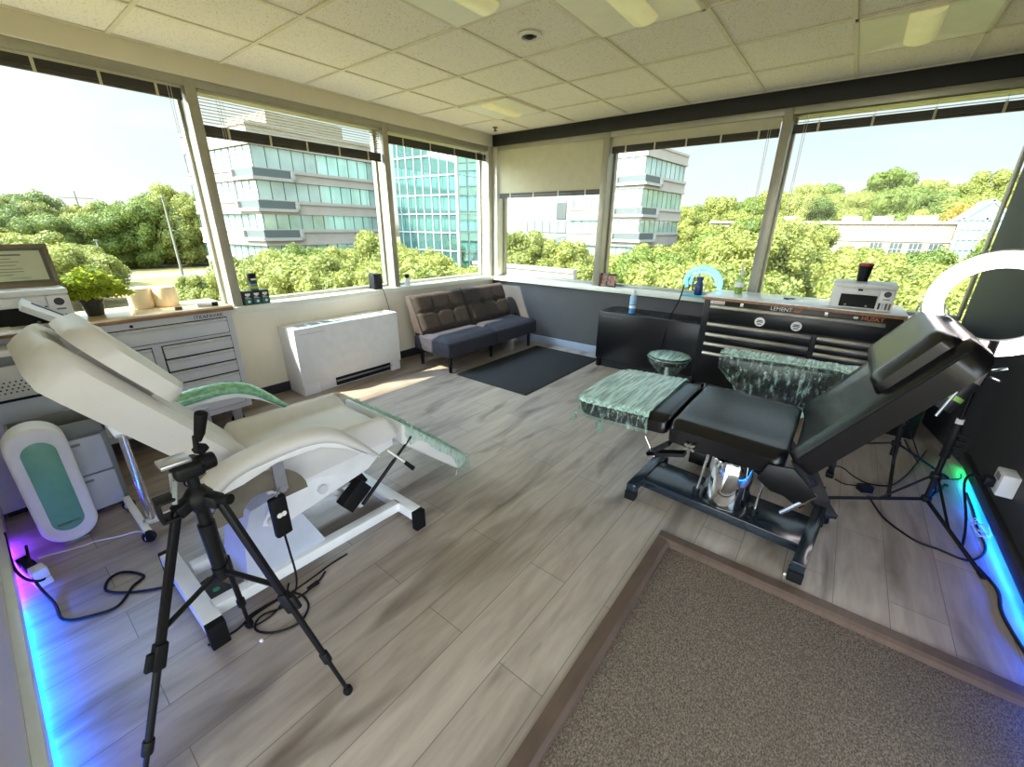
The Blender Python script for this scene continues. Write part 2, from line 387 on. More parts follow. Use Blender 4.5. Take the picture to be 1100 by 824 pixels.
# ------------------------------------------------------------------ setting
def build_room():
    b = B()
    b.box(-.08, 3.46, -8.2, .08, -.05, 0); b.box(3.46, XR, -2.69, .08, -.05, 0)
    struct('floor', b, 'laminate')
    struct('floor_carpet', B().box(3.46, 6.2, -8.2, -2.69, -.07, -.025), 'carpet')
    struct('trim_1', B().prism([(3.45,.004),(3.45,.009),(3.50,.009),(3.515,.0),(3.515,-.025),(3.455,-.025)], 'y', -8.2, -2.744), 'trim_wood')
    struct('trim_2', B().prism([(-2.68,.004),(-2.68,.009),(-2.73,.009),(-2.745,.0),(-2.745,-.025),(-2.685,-.025)], 'x', 3.45, 6.2), 'trim_wood')
    # ceiling with grid
    c = B().box(-.16, 6.2, -8.2, .16, H+.006, H+.06)
    struct('ceiling', c, 'tile')
    g = B(); P = .6096
    for k in range(-1, 10):
        x = .585+k*P
        if x > 0: g.box(x-.012, x+.012, -8.2, 0, H-.002, H+.005)
    for k in range(0, 13):
        y = -.585-k*P; g.box(0, 6.2, y-.012, y+.012, H-.0025, H+.0045)
    g.box(0, .02, -8.2, 0, H-.003, H+.004); g.box(0, 6.2, -.02, 0, H-.003, H+.004)
    struct('ceiling_grid', g, 'grid')
    # soffits (boxed headers)
    struct('trim_3', B().box(-.10, 0, -8.2, .10, 2.44, H+.006, .004), 'soffit')
    struct('trim_4', B().box(.0, 6.2, 0, .10, 2.44, H+.006, .004), 'black_trim')
    # parapets
    struct('wall_left', B().box(-.24, -.05, -8.2, .24, -.3, .80), 'white_wall')
    struct('wall_back', B().box(-.05, 6.2, .05, .24, -.3, .80), 'dark_wall')
    struct('trim_5', B().box(-.25, 0.0, -8.2, .25, .785, .84, .006), 'sill')
    struct('trim_6', B().box(0.0, 4.69, .0, .25, .785, .84, .006), 'sill')
    struct('baseboard_left', B().box(-.052, -.035, -8.2, .05, 0, .09, .003), 'base_black')
    struct('baseboard_back', B().box(-.04, 4.66, .035, .052, 0, .10, .003), 'base_blue')
    # right wall and its angled return beside the window
    w = B().box(XR, XR+.15, -3.3, -.75, -.07, H+.01)
    struct('wall_right', w, 'dark_wall_brown')
    struct('wall_corner', B().prism([(4.69,-.0),(4.735,.3),(5.1,.3),(5.1,-.75),(XR,-.75)], 'z', -.07, H+.01), 'dark_corner')
    struct('baseboard_right', B().box(XR-.030, XR, -3.3, -.76, .045, .11, .003), 'base_black')
    # wall the camera stands beside
    struct('wall_front', B().box(-.05, 2.75, -4.98, -4.82, -.05, H+.01), 'white_wall')
    struct('baseboard_front', B().box(-.04, 2.75, -4.82, -4.79, .045, .10, .003), 'sill')
    # outer overhang of the building above the windows
    struct('roof_overhang', B().box(-.27, -.10, -8.2, .27, 2.45, 2.9).box(-.10, 6.4, .10, .27, 2.45, 2.9).box(-.27, 6.4, -9.5, .27, 2.75, 3.0), 'concrete')
build_room()

def window(n, axis, a0, a1, hide_right=False):
    """opening from a0 to a1 along the wall; axis 'y' = left wall, 'x' = back wall"""
    w = sempty('window_%d' % n, ((-.11, (a0+a1)/2, .84) if axis == 'y' else ((a0+a1)/2, .11, .84)))
    f, p = B(), B()
    def bx(bb, t0, t1, d0, d1, z0, z1, bev=.003):
        if axis == 'y': bb.box(-d1, -d0, t0, t1, z0, z1, bev)
        else: bb.box(t0, t1, d0, d1, z0, z1, bev)
    bx(f, a0, a1, .02, .25, 2.385, 2.45); bx(f, a0, a1, .15, .23, .835, .868)
    bx(f, a0, a0+.022, .15, .21, .85, 2.40); bx(f, a1-.022, a1, .15, .21, .85, 2.40)
    bx(f, a0, a1, .035, .05, 2.40, 2.425)
    bx(p, a0+.01, a1-.01, .177, .183, .86, 2.395, 0)
    struct('window_frame', f, 'frame', parent=w); struct('window_pane', p, 'pane', 0, parent=w)
    return w
LW = [(-5.05, -3.275), (-3.205, -1.65), (-1.585, -.055)]
BW = [(.06, 1.545), (1.625, 3.20), (3.27, 4.70)]
for i, (a, b_) in enumerate(LW): window(i+1, 'y', a, b_)
for i, (a, b_) in enumerate(BW): window(i+4, 'x', a, b_)
def mullions():
    k = 7
    for a0, a1 in ((-5.12,-5.05), (-3.275,-3.205), (-1.65,-1.585)):
        b = B().box(-.22, -.02, a0, a1, .84, 2.44, .003); struct('trim_%d' % k, b, 'frame'); k += 1
    for a0, a1 in ((1.545,1.625), (3.20,3.27)):
        b = B().box(a0, a1, .02, .22, .84, 2.44, .003); struct('trim_%d' % k, b, 'frame'); k += 1
    b = B().box(-.22, -.02, -.055, .02, .84, 2.44, .003).box(-.02, .06, .02, .22, .84, 2.44, .003).box(-.22, -.02, .02, .22, .84, 2.44, .003)
    struct('trim_%d' % k, b, 'frame_light')
    # a mullion farther along the left wall, out of the frame, keeps the wall closed
    struct('trim_%d' % (k+1), B().box(-.15, -.05, -8.2, -5.12, .80, 2.6), 'white_wall')
mullions()

# venetian blinds
def blind(axis, a0, a1, ztop, zslat0, stack, label, closed=False, dark='blind_dark', nst=6, pitch=.021, cord=None):
    d = .065
    t = thing('venetian_blind', label, 'blind', ((-d, (a0+a1)/2, ztop) if axis == 'y' else ((a0+a1)/2, d, ztop)), 'venetian blinds at the windows')
    def bx(bb, t0, t1, d0, d1, z0, z1, bev=0):
        if axis == 'y': bb.box(-d1, -d0, t0, t1, z0, z1, bev)
        else: bb.box(t0, t1, d0, d1, z0, z1, bev)
    h = B(); bx(h, a0, a1, d-.018, d+.018, ztop-.03, ztop+.004, .002); h.obj('headrail', 'blind', t)
    s = B(); z = ztop-.045
    while z > zslat0:
        if closed: 
            if axis == 'y': s.box(-.0005, .0005, a0, a1, -.0135, .0135, 0, 2, Matrix.Translation((-d, 0, z)) @ Matrix.Rotation(RAD(18), 4, 'Y'))
            else: s.box(a0, a1, -.0005, .0005, -.0135, .0135, 0, 2, Matrix.Translation((0, d, z)) @ Matrix.Rotation(RAD(18), 4, 'X'))
        else: bx(s, a0, a1, d-.0125, d+.0125, z-.0007, z+.0007)
        z -= pitch
    if zslat0 < ztop-.05: s.obj('slats', 'blind', t, 0)
    z = zslat0; st = B(); n = max(3, int((stack-.022)/.006))
    for i in range(n):
        zz = zslat0-(i+.5)*(stack-.022)/n; bx(st, a0, a1, d-.0125, d+.0125, zz-.0022, zz+.0022)
    st.obj('slat_stack', dark, t, 0)
    r = B(); bx(r, a0, a1, d-.014, d+.014, zslat0-stack, zslat0-stack+.02, .003); r.obj('bottom_rail', dark, t)
    for i in range(nst):
        L = B()
        a = a0+(a1-a0)*(i+.5)/nst
        bx(L, a-.008, a+.008, d-.017, d-.0155, zslat0-stack-.003, zslat0+.004)
        bx(L, a-.001, a+.001, d-.0160, d-.0150, zslat0, ztop-.02)
        L.obj('ladder_tape', 'blind', t)
    if cord:
        a, zc = cord; c = B()
        p = (lambda q, z: (-(d-.02), q, z)) if axis == 'y' else (lambda q, z: (q, d-.02, z))
        c.tube([p(a, ztop), p(a+.004, (ztop+zc)/2), p(a, zc)], .0018, 5); c.tube([p(a+.02, ztop), p(a+.016, (ztop+zc)/2+.1), p(a+.018, zc+.15)], .0018, 5)
        c.obj('pull_cord', 'cord_white', t)
blind('y', -5.0, -3.29, 2.40, 2.375, .075, 'dark blind fully drawn up at the window left of the office block view', cord=(-3.37, 1.75))
blind('y', -3.19, -1.665, 2.40, 2.165, .075, 'blind with open slats hanging half-way in front of the banded office block', cord=(-3.08, 1.0), nst=5)
blind('y', -1.565, -.07, 2.40, 2.345, .075, 'raised blind with dark stack in front of the glass curtain-wall block', nst=4, cord=(-.14, 1.6))
blind('x', .075, 1.53, 2.41, 1.895, .055, 'lowered beige blind with closed slats above the sofa corner', closed=True, nst=4)
blind('x', 1.64, 3.185, 2.41, 2.30, .065, 'nearly raised blind with closed beige slats above the black low cabinet', closed=True, nst=5, cord=(3.10, 1.25))
blind('x', 3.285, 4.67, 2.415, 2.315, .065, 'raised blind with open bright slats beside the dark angled wall', nst=4, cord=(3.36, 1.5))

# ------------------------------------------------------------------ ceiling fittings
def troffer(x0, y1, label):
    P = .6096; x1, y0 = x0+P, y1-P; cx, cy = (x0+x1)/2, (y0+y1)/2
    t = thing('ceiling_light', label, 'ceiling light', (cx, cy, H), 'recessed square ceiling lights')
    f = B(); e = .022
    for a in ((x0, x1, y0, y0+e), (x0, x1, y1-e, y1), (x0, x0+e, y0, y1), (x1-e, x1, y0, y1)): f.box(*a, H-.012, H+.004, .002)
    f.obj('frame', 'grid', t)
    z = H+.0035; w = .075; m = .10
    r = B()
    def q(*p):
        tb = bmesh.new(); tb.faces.new([tb.verts.new(v) for v in p]); r._add(tb)
    zt = H-.001; zf = H-.010
    q((x0+e, y0+e, zf), (x0+e, y1-e, zf), (cx-w, y1-m, zt), (cx-w, y0+m, zt))
    q((x1-e, y1-e, zf), (x1-e, y0+e, zf), (cx+w, y0+m, zt), (cx+w, y1-m, zt))
    q((x0+e, y0+e, zf), (cx-w, y0+m, zt), (cx+w, y0+m, zt), (x1-e, y0+e, zf))
    q((x0+e, y1-e, zf), (x1-e, y1-e, zf), (cx+w, y1-m, zt), (cx-w, y1-m, zt))
    r.obj('reflector', 'reflector', t, 0)
    l = B(); secs = []
    for k in range(13):
        s = k/12; yy = y0+m*.75+(P-m*1.5)*s
        secs.append([(cx+w*math.cos(math.pi*j/10), yy, H-.002-.034*math.sin(math.pi*j/10)) for j in range(11)])
    l.loft(secs); l.obj('lamp_basket', 'lamp_amber', t, 60)
troffer(.585, -.585, 'square recessed ceiling light nearest the room corner above the sofa')
troffer(1.804, -2.414, 'square recessed ceiling light left of the round ceiling speaker, cut by the picture edge')
troffer(2.414, -1.804, 'square recessed ceiling light in the middle beside the round ceiling speaker')
troffer(3.633, -.585, 'square recessed ceiling light close to the black boxed beam')
def ceiling_bits():
    t = thing('ceiling_speaker', 'round white ceiling speaker with a dark centre', 'speaker', (2.08, -2.08, H))
    B().lathe([(.045, .002), (.05, -.012), (.068, -.008), (.072, 0)], (2.08, -2.08, H), 32).obj('ring', 'white_plastic', t)
    B().lathe([(0, -.018), (.02, -.016), (.028, -.006), (.045, -.004)], (2.08, -2.08, H), 24).obj('cone', 'black_plastic', t)
    t = thing('sprinkler', 'small dark sprinkler head hanging from the ceiling near the corner', 'sprinkler', (.302, -.30, H))
    B().lathe([(0, 0), (.03, 0), (.03, -.006), (.008, -.008), (.008, -.03), (0, -.03)], (.302, -.30, H), 16).obj('escutcheon', 'bronze', t)
    B().lathe([(0, -.03), (.022, -.032), (.022, -.035), (0, -.036)], (.302, -.30, H), 16).obj('deflector', 'black_plastic', t)
ceiling_bits()
# ------------------------------------------------------------------ convectors
def convector(axis, a0, a1, back, front, top, body, slot, label, name='convector_cabinet'):
    """low heater cabinet against a parapet; axis 'y' left wall (front faces +x), 'x' back wall (front faces -y)"""
    def bx(bb, t0, t1, d0, d1, z0, z1, bev=.004):
        if axis == 'y': bb.box(d0, d1, t0, t1, z0, z1, bev)
        else: bb.box(t0, t1, -d1, -d0, z0, z1, bev)
    cx = (a0+a1)/2; dm = (back+front)/2
    t = thing(name, label, 'heater cabinet', ((dm, cx, 0) if axis == 'y' else (cx, -dm, 0)))
    b = B(); bx(b, a0, a1, back, front, .10, top); bx(b, a0+.01, a1-.01, back, front-.03, .0, .11, .002)
    bx(b, a0+.012, a0+.16 if axis == 'y' else a0+.05, back, front-.006, 0, .11, .002); bx(b, a1-.13, a1-.012, back, front-.006, 0, .11, .002)
    b.obj('cabinet_body', body, t)
    g = B(); bx(g, slot[0], slot[1], front-.031, front-.022, .012, .10, 0); g.obj('air_intake', 'gap', t)
    r = B(); bx(r, slot[0], slot[1], front-.02, front-.004, .055, .068, .002); r.obj('intake_bar', 'alu' if body != 'black_chest' else 'black_metal', t)
    n = 8; v = B(); w = (a1-a0-.12)/n
    for i in range(n):
        for j in range(5):
            q = a0+.06+w*i+.012
            bx(v, q, q+w-.024, front-.06-.022*j-.012, front-.06-.022*j, top-.001, top+.0015, 0)
    v.obj('air_grille', 'grey_plastic' if body != 'black_chest' else 'black_metal', t, 0)
    l = B(); bx(l, a0+.05, a0+.28, front-.001, front+.0012, top-.055, top-.053, 0); l.obj('access_seam', 'grey_plastic', t)
    return t
convector('y', -2.955, -1.86, -.046, .245, .628, 'white_metal', (-2.62, -1.97), 'white metal heater cabinet under the left windows beside the sofa')
convector('x', 1.85, 2.94, -.046, .36, .63, 'black_chest', (1.93, 2.6), 'low black heater cabinet under the back windows beside the black tool chest')

# ------------------------------------------------------------------ sofa
def sofa():
    t = thing('futon_sofa', 'dark armless futon sofa with tufted back in the room corner', 'sofa', (.5, -.88, 0))
    y0, ym, y1 = -1.68, -.885, -.085
    def seat(a, b):
        def tuft(s_):
            bb = B(); nx, ny = 22, 26
            def top(u, v):
                x = .27+u*.56; y = a+(b-a)*v
                e = min(u, 1-u, .18)/.18; f = min(v, 1-v, .12)/.12
                z = .385-.02*u-.045*(1-e)**2-.035*(1-f)**2
                z -= .012*math.exp(-((u-.33)/.03)**2)
                return (x, y, z)
            bb.grid(top, nx, ny)
            return bb
        bb = B().prism([(.27,.20),(.82,.175),(.83,.20),(.83,.325),(.80,.345),(.27,.345)], 'y', a, b, .014, 3)
        bb._add(tuft(0).bm)
        return bb.obj('seat_cushion', 'fabric_dark', t, 70)
    def back(a, b):
        # back leans toward the window: bottom front (.36,.37), top front (.235,.785)
        p0, p1 = Vector((.40, 0, .36)), Vector((.21, 0, .775)); nrm = Vector((.91, 0, .415)).normalized(); L = (p1-p0)
        def f(u, v):
            y = a+(b-a)*v
            e = min(u, 1-u, .12)/.12; g = min(v, 1-v, .08)/.08
            d = .055*(1-(1-e)**2)*(1-.6*(1-g)**2)
            d -= .012*math.exp(-((u-.52)/.03)**2)
            for vc in (.34, .66):
                d -= .036*math.exp(-(((u-.52)/.06)**2+((v-vc)/.045)**2))
                d -= .004*math.exp(-((v-vc)/.018)**2)
            p = p0+L*u+nrm*d; return (p.x, y, p.z)
        bb = B().grid(f, 34, 44)
        bb.prism([(.40,.36),(.21,.775),(.13,.755),(.27,.33)], 'y', a, b, .012, 2)
        return bb.obj('back_cushion', 'fabric', t, 70)
    seat(y0, ym-.004); seat(ym+.004, y1); back(y0+.02, ym-.004); back(ym+.004, y1-.02)
    fr = B().box(.22, .78, y0+.05, y1-.05, .165, .20, .004)
    for y in (y0+.18, y1-.18): fr.bar((.30,y,.21), (.20,y,.56), .04, .03)
    fr.obj('frame', 'black_metal', t)
    for x, y in ((.775, y0+.06), (.775, y1-.10), (.30, y0+.08), (.30, y1-.10), (.72, ym)):
        B().cyl((x, y, 0), (x, y, .19), .017, .024, 14).obj('leg', 'black_metal', t)
    return t
sofa()
tag(B().box(.875, 1.79, -1.63, -.14, 0, .011, .004).obj('doormat', 'matfib'), 'dark grey door mat lying in front of the sofa', 'mat')

# ------------------------------------------------------------------ tool chests
def caster(t, x, y, top, m='rubber'):
    b = B().cyl((x-.014, y, .045), (x+.014, y, .045), .045, None, 18, .006); w = b.obj('caster', m, t)
    k = B().box(x-.02, x-.016, y-.03, y+.03, .04, top).box(x+.016, x+.02, y-.03, y+.03, .04, top).box(x-.03, x+.03, y-.035, y+.035, top-.006, top)
    k.obj('caster_fork', 'alu', w)
def white_chest():
    X = .46; y0, y1 = -4.775, -3.455
    t = thing('tool_chest', 'white steel tool chest with a wooden top under the left window', 'tool chest', (.22, (y0+y1)/2, 0))
    B().box(.0, X-.002, y0, y1, .155, .905, .006).obj('cabinet', 'grey_steel', t)
    B().box(-.0, X+.012, y0-.01, y1+.012, .905, .937, .003).obj('worktop', 'wood_top', t)
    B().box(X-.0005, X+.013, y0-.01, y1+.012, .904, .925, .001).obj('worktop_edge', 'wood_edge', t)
    def drawer(a, b, z0, z1):
        B().box(X-.004, X+.001, a-.006, b+.006, z0-.006, z1+.006).obj('drawer_gap', 'gap', t, 0)
        d = B().prism([(X,z0),(X+.014,z0),(X+.014,z1-.036),(X+.004,z1-.012),(X,z1-.012)], 'y', a, b, .0015, 1).obj('drawer', 'grey_steel', t)
        B().prism([(X,z1-.010),(X+.012,z1-.014),(X+.018,z1-.004),(X+.006,z1),(X,z1)], 'y', a, b, .001, 1).obj('pull', 'white_metal', d)
    drawer(y0+.05, y1-.045, .752, .855)
    ym = -3.93
    for z0, z1 in ((.637,.72),(.548,.625),(.459,.536),(.37,.447),(.205,.358)): drawer(ym+.03, y1-.045, z0, z1)
    for z0, z1 in ((.60,.72),(.48,.588),(.36,.468),(.205,.348)): drawer(y0+.05, ym-.03, z0, z1)
    B().cyl((X-.002, -4.02, .878), (X+.006, -4.02, .878), .009).obj('lock', 'gap', t)
    textmesh('lettering', 'ITKAFAVAK', .034, 'print', t, frame_at((X+.0005, -3.60, .879), (0,1,0), (0,0,1)))
    B().box(.04, .42, y1-.0, y1+.008, .86, .885, .003).obj('side_handle', 'white_metal', t)
    for y in (y0+.1, y1-.1):
        for x in (.07, .39): caster(t, x, y, .155)
    t2 = B().cyl((.30, y1+.012, .875), (.30, y1+.075, .885), .032, .026, 18, .01).obj('paper_cup', 'white_plastic', t)
    t2.name = 'end_knob'
white_chest()
def black_chest():
    Y = -.555; x0, x1 = 2.965, 4.31
    t = thing('tool_chest', 'black steel tool chest with long bright pulls under the back window', 'tool chest', ((x0+x1)/2, -.3, 0))
    B().box(x0, x1, Y+.002, -.06, .13, .905, .006).obj('cabinet', 'black_chest', t)
    B().box(x0-.012, x1+.012, Y-.012, -.03, .905, .936, .003).obj('worktop', 'pale_top', t)
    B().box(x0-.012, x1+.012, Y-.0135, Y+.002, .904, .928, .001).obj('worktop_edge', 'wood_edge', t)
    def drawer(a, b, z0, z1):
        B().box(a-.005, b+.005, Y-.001, Y+.003, z0-.005, z1+.005).obj('drawer_gap', 'gap', t, 0)
        d = B().box(a, b, Y-.012, Y, z0, z1-.024, .002).obj('drawer', 'black_chest', t)
        B().prism([(Y,z1-.026),(Y-.018,z1-.028),(Y-.025,z1-.012),(Y-.014,z1+.001),(Y,z1+.001)], 'x', a, b, .0015, 1).obj('pull', 'satin', d)
    xm = 3.83
    drawer(x0+.06, x1-.09, .72, .862)
    for z0, z1 in ((.622,.705),(.533,.612),(.446,.524),(.30,.437)): drawer(x0+.06, xm-.025, z0, z1)
    for z0, z1 in ((.648,.705),(.585,.640),(.522,.577),(.459,.514),(.30,.450)): drawer(xm+.015, x1-.09, z0, z1)
    fm = lambda x, z: frame_at((x, Y-.0005, z), (1,0,0), (0,0,1))
    B().box(3.02, 3.135, Y-.002, Y+.001, .872, .899).obj('maker_sticker', 'white_ink', t)
    textmesh('sticker_lettering', 'Milwaukee', .024, 'red', t, frame_at((3.078, Y-.0025, .885), (1,0,0), (0,0,1)))
    textmesh('centre_lettering', 'LEMENT', .042, 'white_ink', t, fm(3.56, .884))
    textmesh('centre_lettering', 'OP', .036, 'orange', t, fm(3.675, .884))
    textmesh('maker_lettering', 'HUSKY', .042, 'orange', t, fm(4.14, .882))
    lg = B()
    for dx in (0, .012): lg.box(-.008, .008, -.0004, .0004, -.008, .008, 0, 2, Matrix.Translation((4.035+dx, Y-.001, .882)) @ Matrix.Rotation(RAD(45), 4, 'Y'))
    lg.obj('maker_emblem', 'white_ink', t)
    for x in (3.27, 3.86):
        B().box(x-.012, x+.012, Y-.006, Y+.001, .870, .900, .002).obj('lock', 'satin', t)
    for x in (3.43, 3.69):
        s = B().cyl((x, Y-.013, .765), (x, Y-.0145, .765), .038, None, 28).obj('round_sticker', 'white_ink', t)
        k = B()
        for dz in (-.018, .0, .012): k.box(x-.024+abs(dz)*.4, x+.024-abs(dz)*.4, Y-.0155, Y-.0148, .765+dz-.004, .765+dz+.004)
        k.obj('sticker_print', 'print', s, 0)
    B().tube([(x1+.002, Y+.10, .80), (x1+.045, Y+.10, .80), (x1+.045, -.15, .80), (x1+.002, -.15, .80)], .010, 8, sub=3).obj('side_handle', 'satin', t)
    for x in (x0+.1, x1-.1):
        for y in (Y+.08, -.14): caster(t, x, y, .13)
black_chest()
def side_cabinet():
    t = thing('side_cabinet', 'narrow black cabinet wedged between black tool chest and angled wall', 'cabinet', (4.48, -.28, 0))
    B().box(4.36, 4.60, -.46, -.10, .0, .845, .006).obj('cabinet', 'black_chest', t)
    B().box(4.355, 4.605, -.47, -.09, .845, .872, .003).obj('top', 'pale_top', t)
    B().box(4.375, 4.585, -.468, -.46, .45, .83, .002).obj('door', 'black_chest', t)
    B().box(4.40, 4.41, -.478, -.468, .70, .76).obj('handle', 'satin', t)
side_cabinet()

# ------------------------------------------------------------------ printers
def printer(o, xd, yd, w, d, h, label, tray=False):
    """o: front left bottom corner, xd: along the front, yd: to the back"""
    t = thing('printer', label, 'printer', o)
    m = frame_at(o, xd, yd)
    m2 = Matrix(m); 
    def bx(x0, x1, y0, y1, z0, z1, bev=.004, name='', mt='', par=None):
        b = B().box(x0, x1, y0, y1, z0, z1, bev, 2, m); return b.obj(name, mt, par or t)
    bx(0, w, .012, d, 0, h-.03, .012, 'body', 'white_plastic')
    bx(-.002, w+.002, .006, d, h-.032, h, .008, 'scanner_lid', 'white_plastic')
    bx(.06, w-.098, .004, .03, .012, h*.56, .003, 'output_slot', 'gap')
    bx(.055, w-.095, -.004, .02, h*.57, h-.036, .004, 'front_panel', 'white_plastic')
    bx((w-.04)/2-.014, (w-.04)/2+.014, -.0055, -.003, h*.72, h*.80, 0, 'display', 'gap')
    p = bx(w-.092, w-.002, -.006, .02, .0, h-.034, .005, 'ink_panel', 'white_plastic')
    for i in range(4): bx(w-.084+.02*i, w-.071+.02*i, -.008, -.005, .012, .012+h*.25, .001, 'ink_window', ('print','pale_blue','grey_ink','bronze')[i] , p)
    b = B().cyl((w-.047, -.0075, h*.66), (w-.047, -.005, h*.66), .021, None, 24); b.bm.transform(m); b.obj('round_badge', 'print', p)
    bx(w-.066, w-.028, -.0075, -.005, h*.44, h*.48, 0, 'label_strip', 'grey_ink', p)
    for x in (.10, w-.15): 
        b = B().cyl((x, .003, h*.14), (x, .0045, h*.14), .008); b.bm.transform(m); b.obj('roller', 'grey_plastic', t)
    if tray:
        b = B().box(.08, w-.12, -.19, .012, .012, .02, .002, 2, m); b.obj('paper_tray', 'white_plastic', t)
        b = B().box(.10, w-.26, -.17, .010, .0205, .0235, 0, 2, m); b.obj('paper_stack', 'paper', t)
    return t
printer((.455, -4.795, .937), (0,1,0), (-1,0,0), .555, .34, .20, 'white printer on the wooden top in front of a framed certificate', True)
printer((3.855, -.475, .936), (1,0,0), (0,1,0), .375, .31, .185, 'white printer on the black tool chest with a red-lidded cup on it')
def cup():
    c = (4.02, -.25, 1.122); t = thing('travel_cup', 'dark tapered cup with a red lid on top of the printer', 'cup', c)
    B().lathe([(0,0),(.034,0),(.045,.115),(.043,.118),(0,.118)], c, 24).obj('body', 'black_plastic', t)
    B().lathe([(.046,.114),(.048,.12),(.046,.130),(.034,.136),(0,.136)], c, 24).obj('lid', 'red', t)
cup()
def certificate():
    # leans on the printer, top edge toward the window
    base = Vector((.255, -4.47, 1.138)); t = thing('framed_certificate', 'framed certificate leaning upright on the white printer', 'certificate', base)
    m = Matrix.Translation(base) @ Matrix.Rotation(RAD(-12), 4, 'Y')
    W2, Hh = .235, .235
    def bx(y0, y1, z0, z1, x0, x1, n, mt, bev=.002, par=None):
        return B().box(x0, x1, y0, y1, z0, z1, bev, 2, m).obj(n, mt, par or t)
    f = B()
    for a in ((-W2, W2, 0, .022), (-W2, W2, Hh-.022, Hh), (-W2, -W2+.022, .022, Hh-.022), (W2-.022, W2, .022, Hh-.022)): f.box(-.018, .0, a[0], a[1], a[2], a[3], .002, 2, m)
    f.obj('frame', 'bronze', t)
    bx(-W2+.02, W2-.02, .02, Hh-.02, -.012, -.006, 'mat_board', 'grey_ink', 0)
    p = bx(-W2+.038, W2-.038, .036, Hh-.036, -.006, -.0045, 'sheet', 'parchment', 0)
    k = B(); rnd = random.Random(3)
    k.box(-.0045, -.004, -.12, .12, Hh-.062, Hh-.054, 0, 2, m)
    for i, z in enumerate((.155, .138, .12, .10, .085, .068)):
        a = rnd.uniform(.06, .14); k.box(-.0045, -.004, -a, a, z, z+.003, 0, 2, m)
    k.box(-.0045, -.004, .05, .13, .05, .052, 0, 2, m).box(-.0045, -.004, -.13, -.05, .05, .052, 0, 2, m)
    k.obj('print_lines', 'grey_ink', p, 0)
    bx(-W2+.02, W2-.02, .02, Hh-.02, -.0035, -.002, 'glass', 'pane', 0)
certificate()
def slanted_tray():
    t = thing('white_tray', 'slim white box lying slanted in front of the white printer', 'tray', (.56, -4.30, .95))
    m = Matrix.Translation((.62, -4.31, .985)) @ Matrix.Rotation(RAD(-38), 4, 'X') @ Matrix.Rotation(RAD(8), 4, 'Y')
    B().box(-.10, .06, -.165, .165, -.016, .016, .004, 2, m).obj('shell', 'white_plastic', t)
    B().box(-.075, -.045, -.13, .13, .0155, .0172, 0, 2, m).obj('slot', 'gap', t)
    s = B().box(.0, .03, -.03, .03, -.10, -.012, .003, 2, Matrix.Translation((.56, -4.31, .985))); 
    s = B().bar((.60, -4.31, .98), (.50, -4.31, .945), .05, .012).box(.44, .53, -4.35, -4.27, .937, .949, .002).obj('stand', 'grey_steel', t)
slanted_tray()

# ------------------------------------------------------------------ plant and things on the white chest
def plant():
    c = (.235, -4.13, .937); t = thing('potted_plant', 'leafy yellow-green plant in a dark pot on the wooden top', 'plant', c)
    B().lathe([(0,0),(.040,0),(.056,.085),(.06,.088),(.06,.10),(.052,.10),(.05,.09),(0,.088)], c, 24).obj('pot', 'pot', t)
    B().lathe([(0,.085),(.051,.086)], c, 24).obj('soil', 'soil', t)
    rnd = random.Random(5); f, s = B(), B()
    for i in range(1150):
        a = rnd.uniform(0, 2*math.pi); r = .165*math.sqrt(rnd.random()); z = .115+.185*(1-(r/.17)**2)*rnd.uniform(.05, 1)
        p = Vector((c[0]+r*.8*math.cos(a), c[1]+.02+r*1.12*math.sin(a), c[2]+z))
        l = rnd.uniform(.016, .028); w = l*.45
        m = Matrix.Translation(p) @ Matrix.Rotation(a+rnd.uniform(-.8,.8), 4, 'Z') @ Matrix.Rotation(rnd.uniform(-.9, .7), 4, 'Y') @ Matrix.Rotation(rnd.uniform(-.5,.5), 4, 'X')
        tb = bmesh.new(); tb.faces.new([tb.verts.new(v) for v in ((-l,0,0),(-l*.2,-w,.002),(l,0,-.003),(-l*.2,w,.002))]); f._add(tb, m)
    for i in range(22):
        a = rnd.uniform(0, 6.28); r = rnd.uniform(.04,.12)
        s.tube([(c[0], c[1], c[2]+.085), (c[0]+r*.4*math.cos(a), c[1]+r*.4*math.sin(a), c[2]+.14), (c[0]+r*.8*math.cos(a), c[1]+r*1.1*math.sin(a), c[2]+rnd.uniform(.16,.24))], .0022, 5, sub=3)
    f.obj('foliage', 'leaf_plant', t, 0); s.obj('stems', 'leaf_dark', t)
plant()
def towels():
    for i, (x, y, h, lb) in enumerate(((.17, -3.745, .135, 'cream paper towel roll standing nearest the plain window post on the wooden top'), (.13, -3.875, .135, 'cream paper towel roll standing behind its twin, nearer the plant'))):
        t = thing('paper_towel_roll', lb, 'paper towel', (x, y, .937), 'paper towel rolls on the white chest')
        B().lathe([(.02,0),(.066,0),(.068,.004),(.068,h-.004),(.066,h),(.02,h),(.02,0)], (x, y, .937), 32).obj('roll', 'towel', t)
        B().lathe([(.0205,.001),(.0205,h-.001),(.017,h-.001),(.017,.001)], (x, y, .937), 20).obj('core', 'bronze', t)
towels()
def chest_bits():
    t = thing('wood_block', 'small dark wooden block near the front edge of the wooden top', 'block', (.40, -3.745, .937))
    B().box(.39, .415, -3.765, -3.725, .937, .957, .003).obj('block', 'cork', t)
    B().box(.385, .39, -3.762, -3.728, .938, .956, .001).obj('end_cap', 'orange', t)
    t = thing('marker_tube', 'white tube with black end lying at the chest corner', 'tube', (.40, -3.55, .95))
    B().cyl((.36, -3.62, .952), (.405, -3.545, .952), .0145, None, 18).obj('barrel', 'white_plastic', t)
    B().cyl((.404, -3.5465, .952), (.422, -3.517, .952), .0152, None, 18, .002).obj('cap', 'black_plastic', t)
chest_bits()

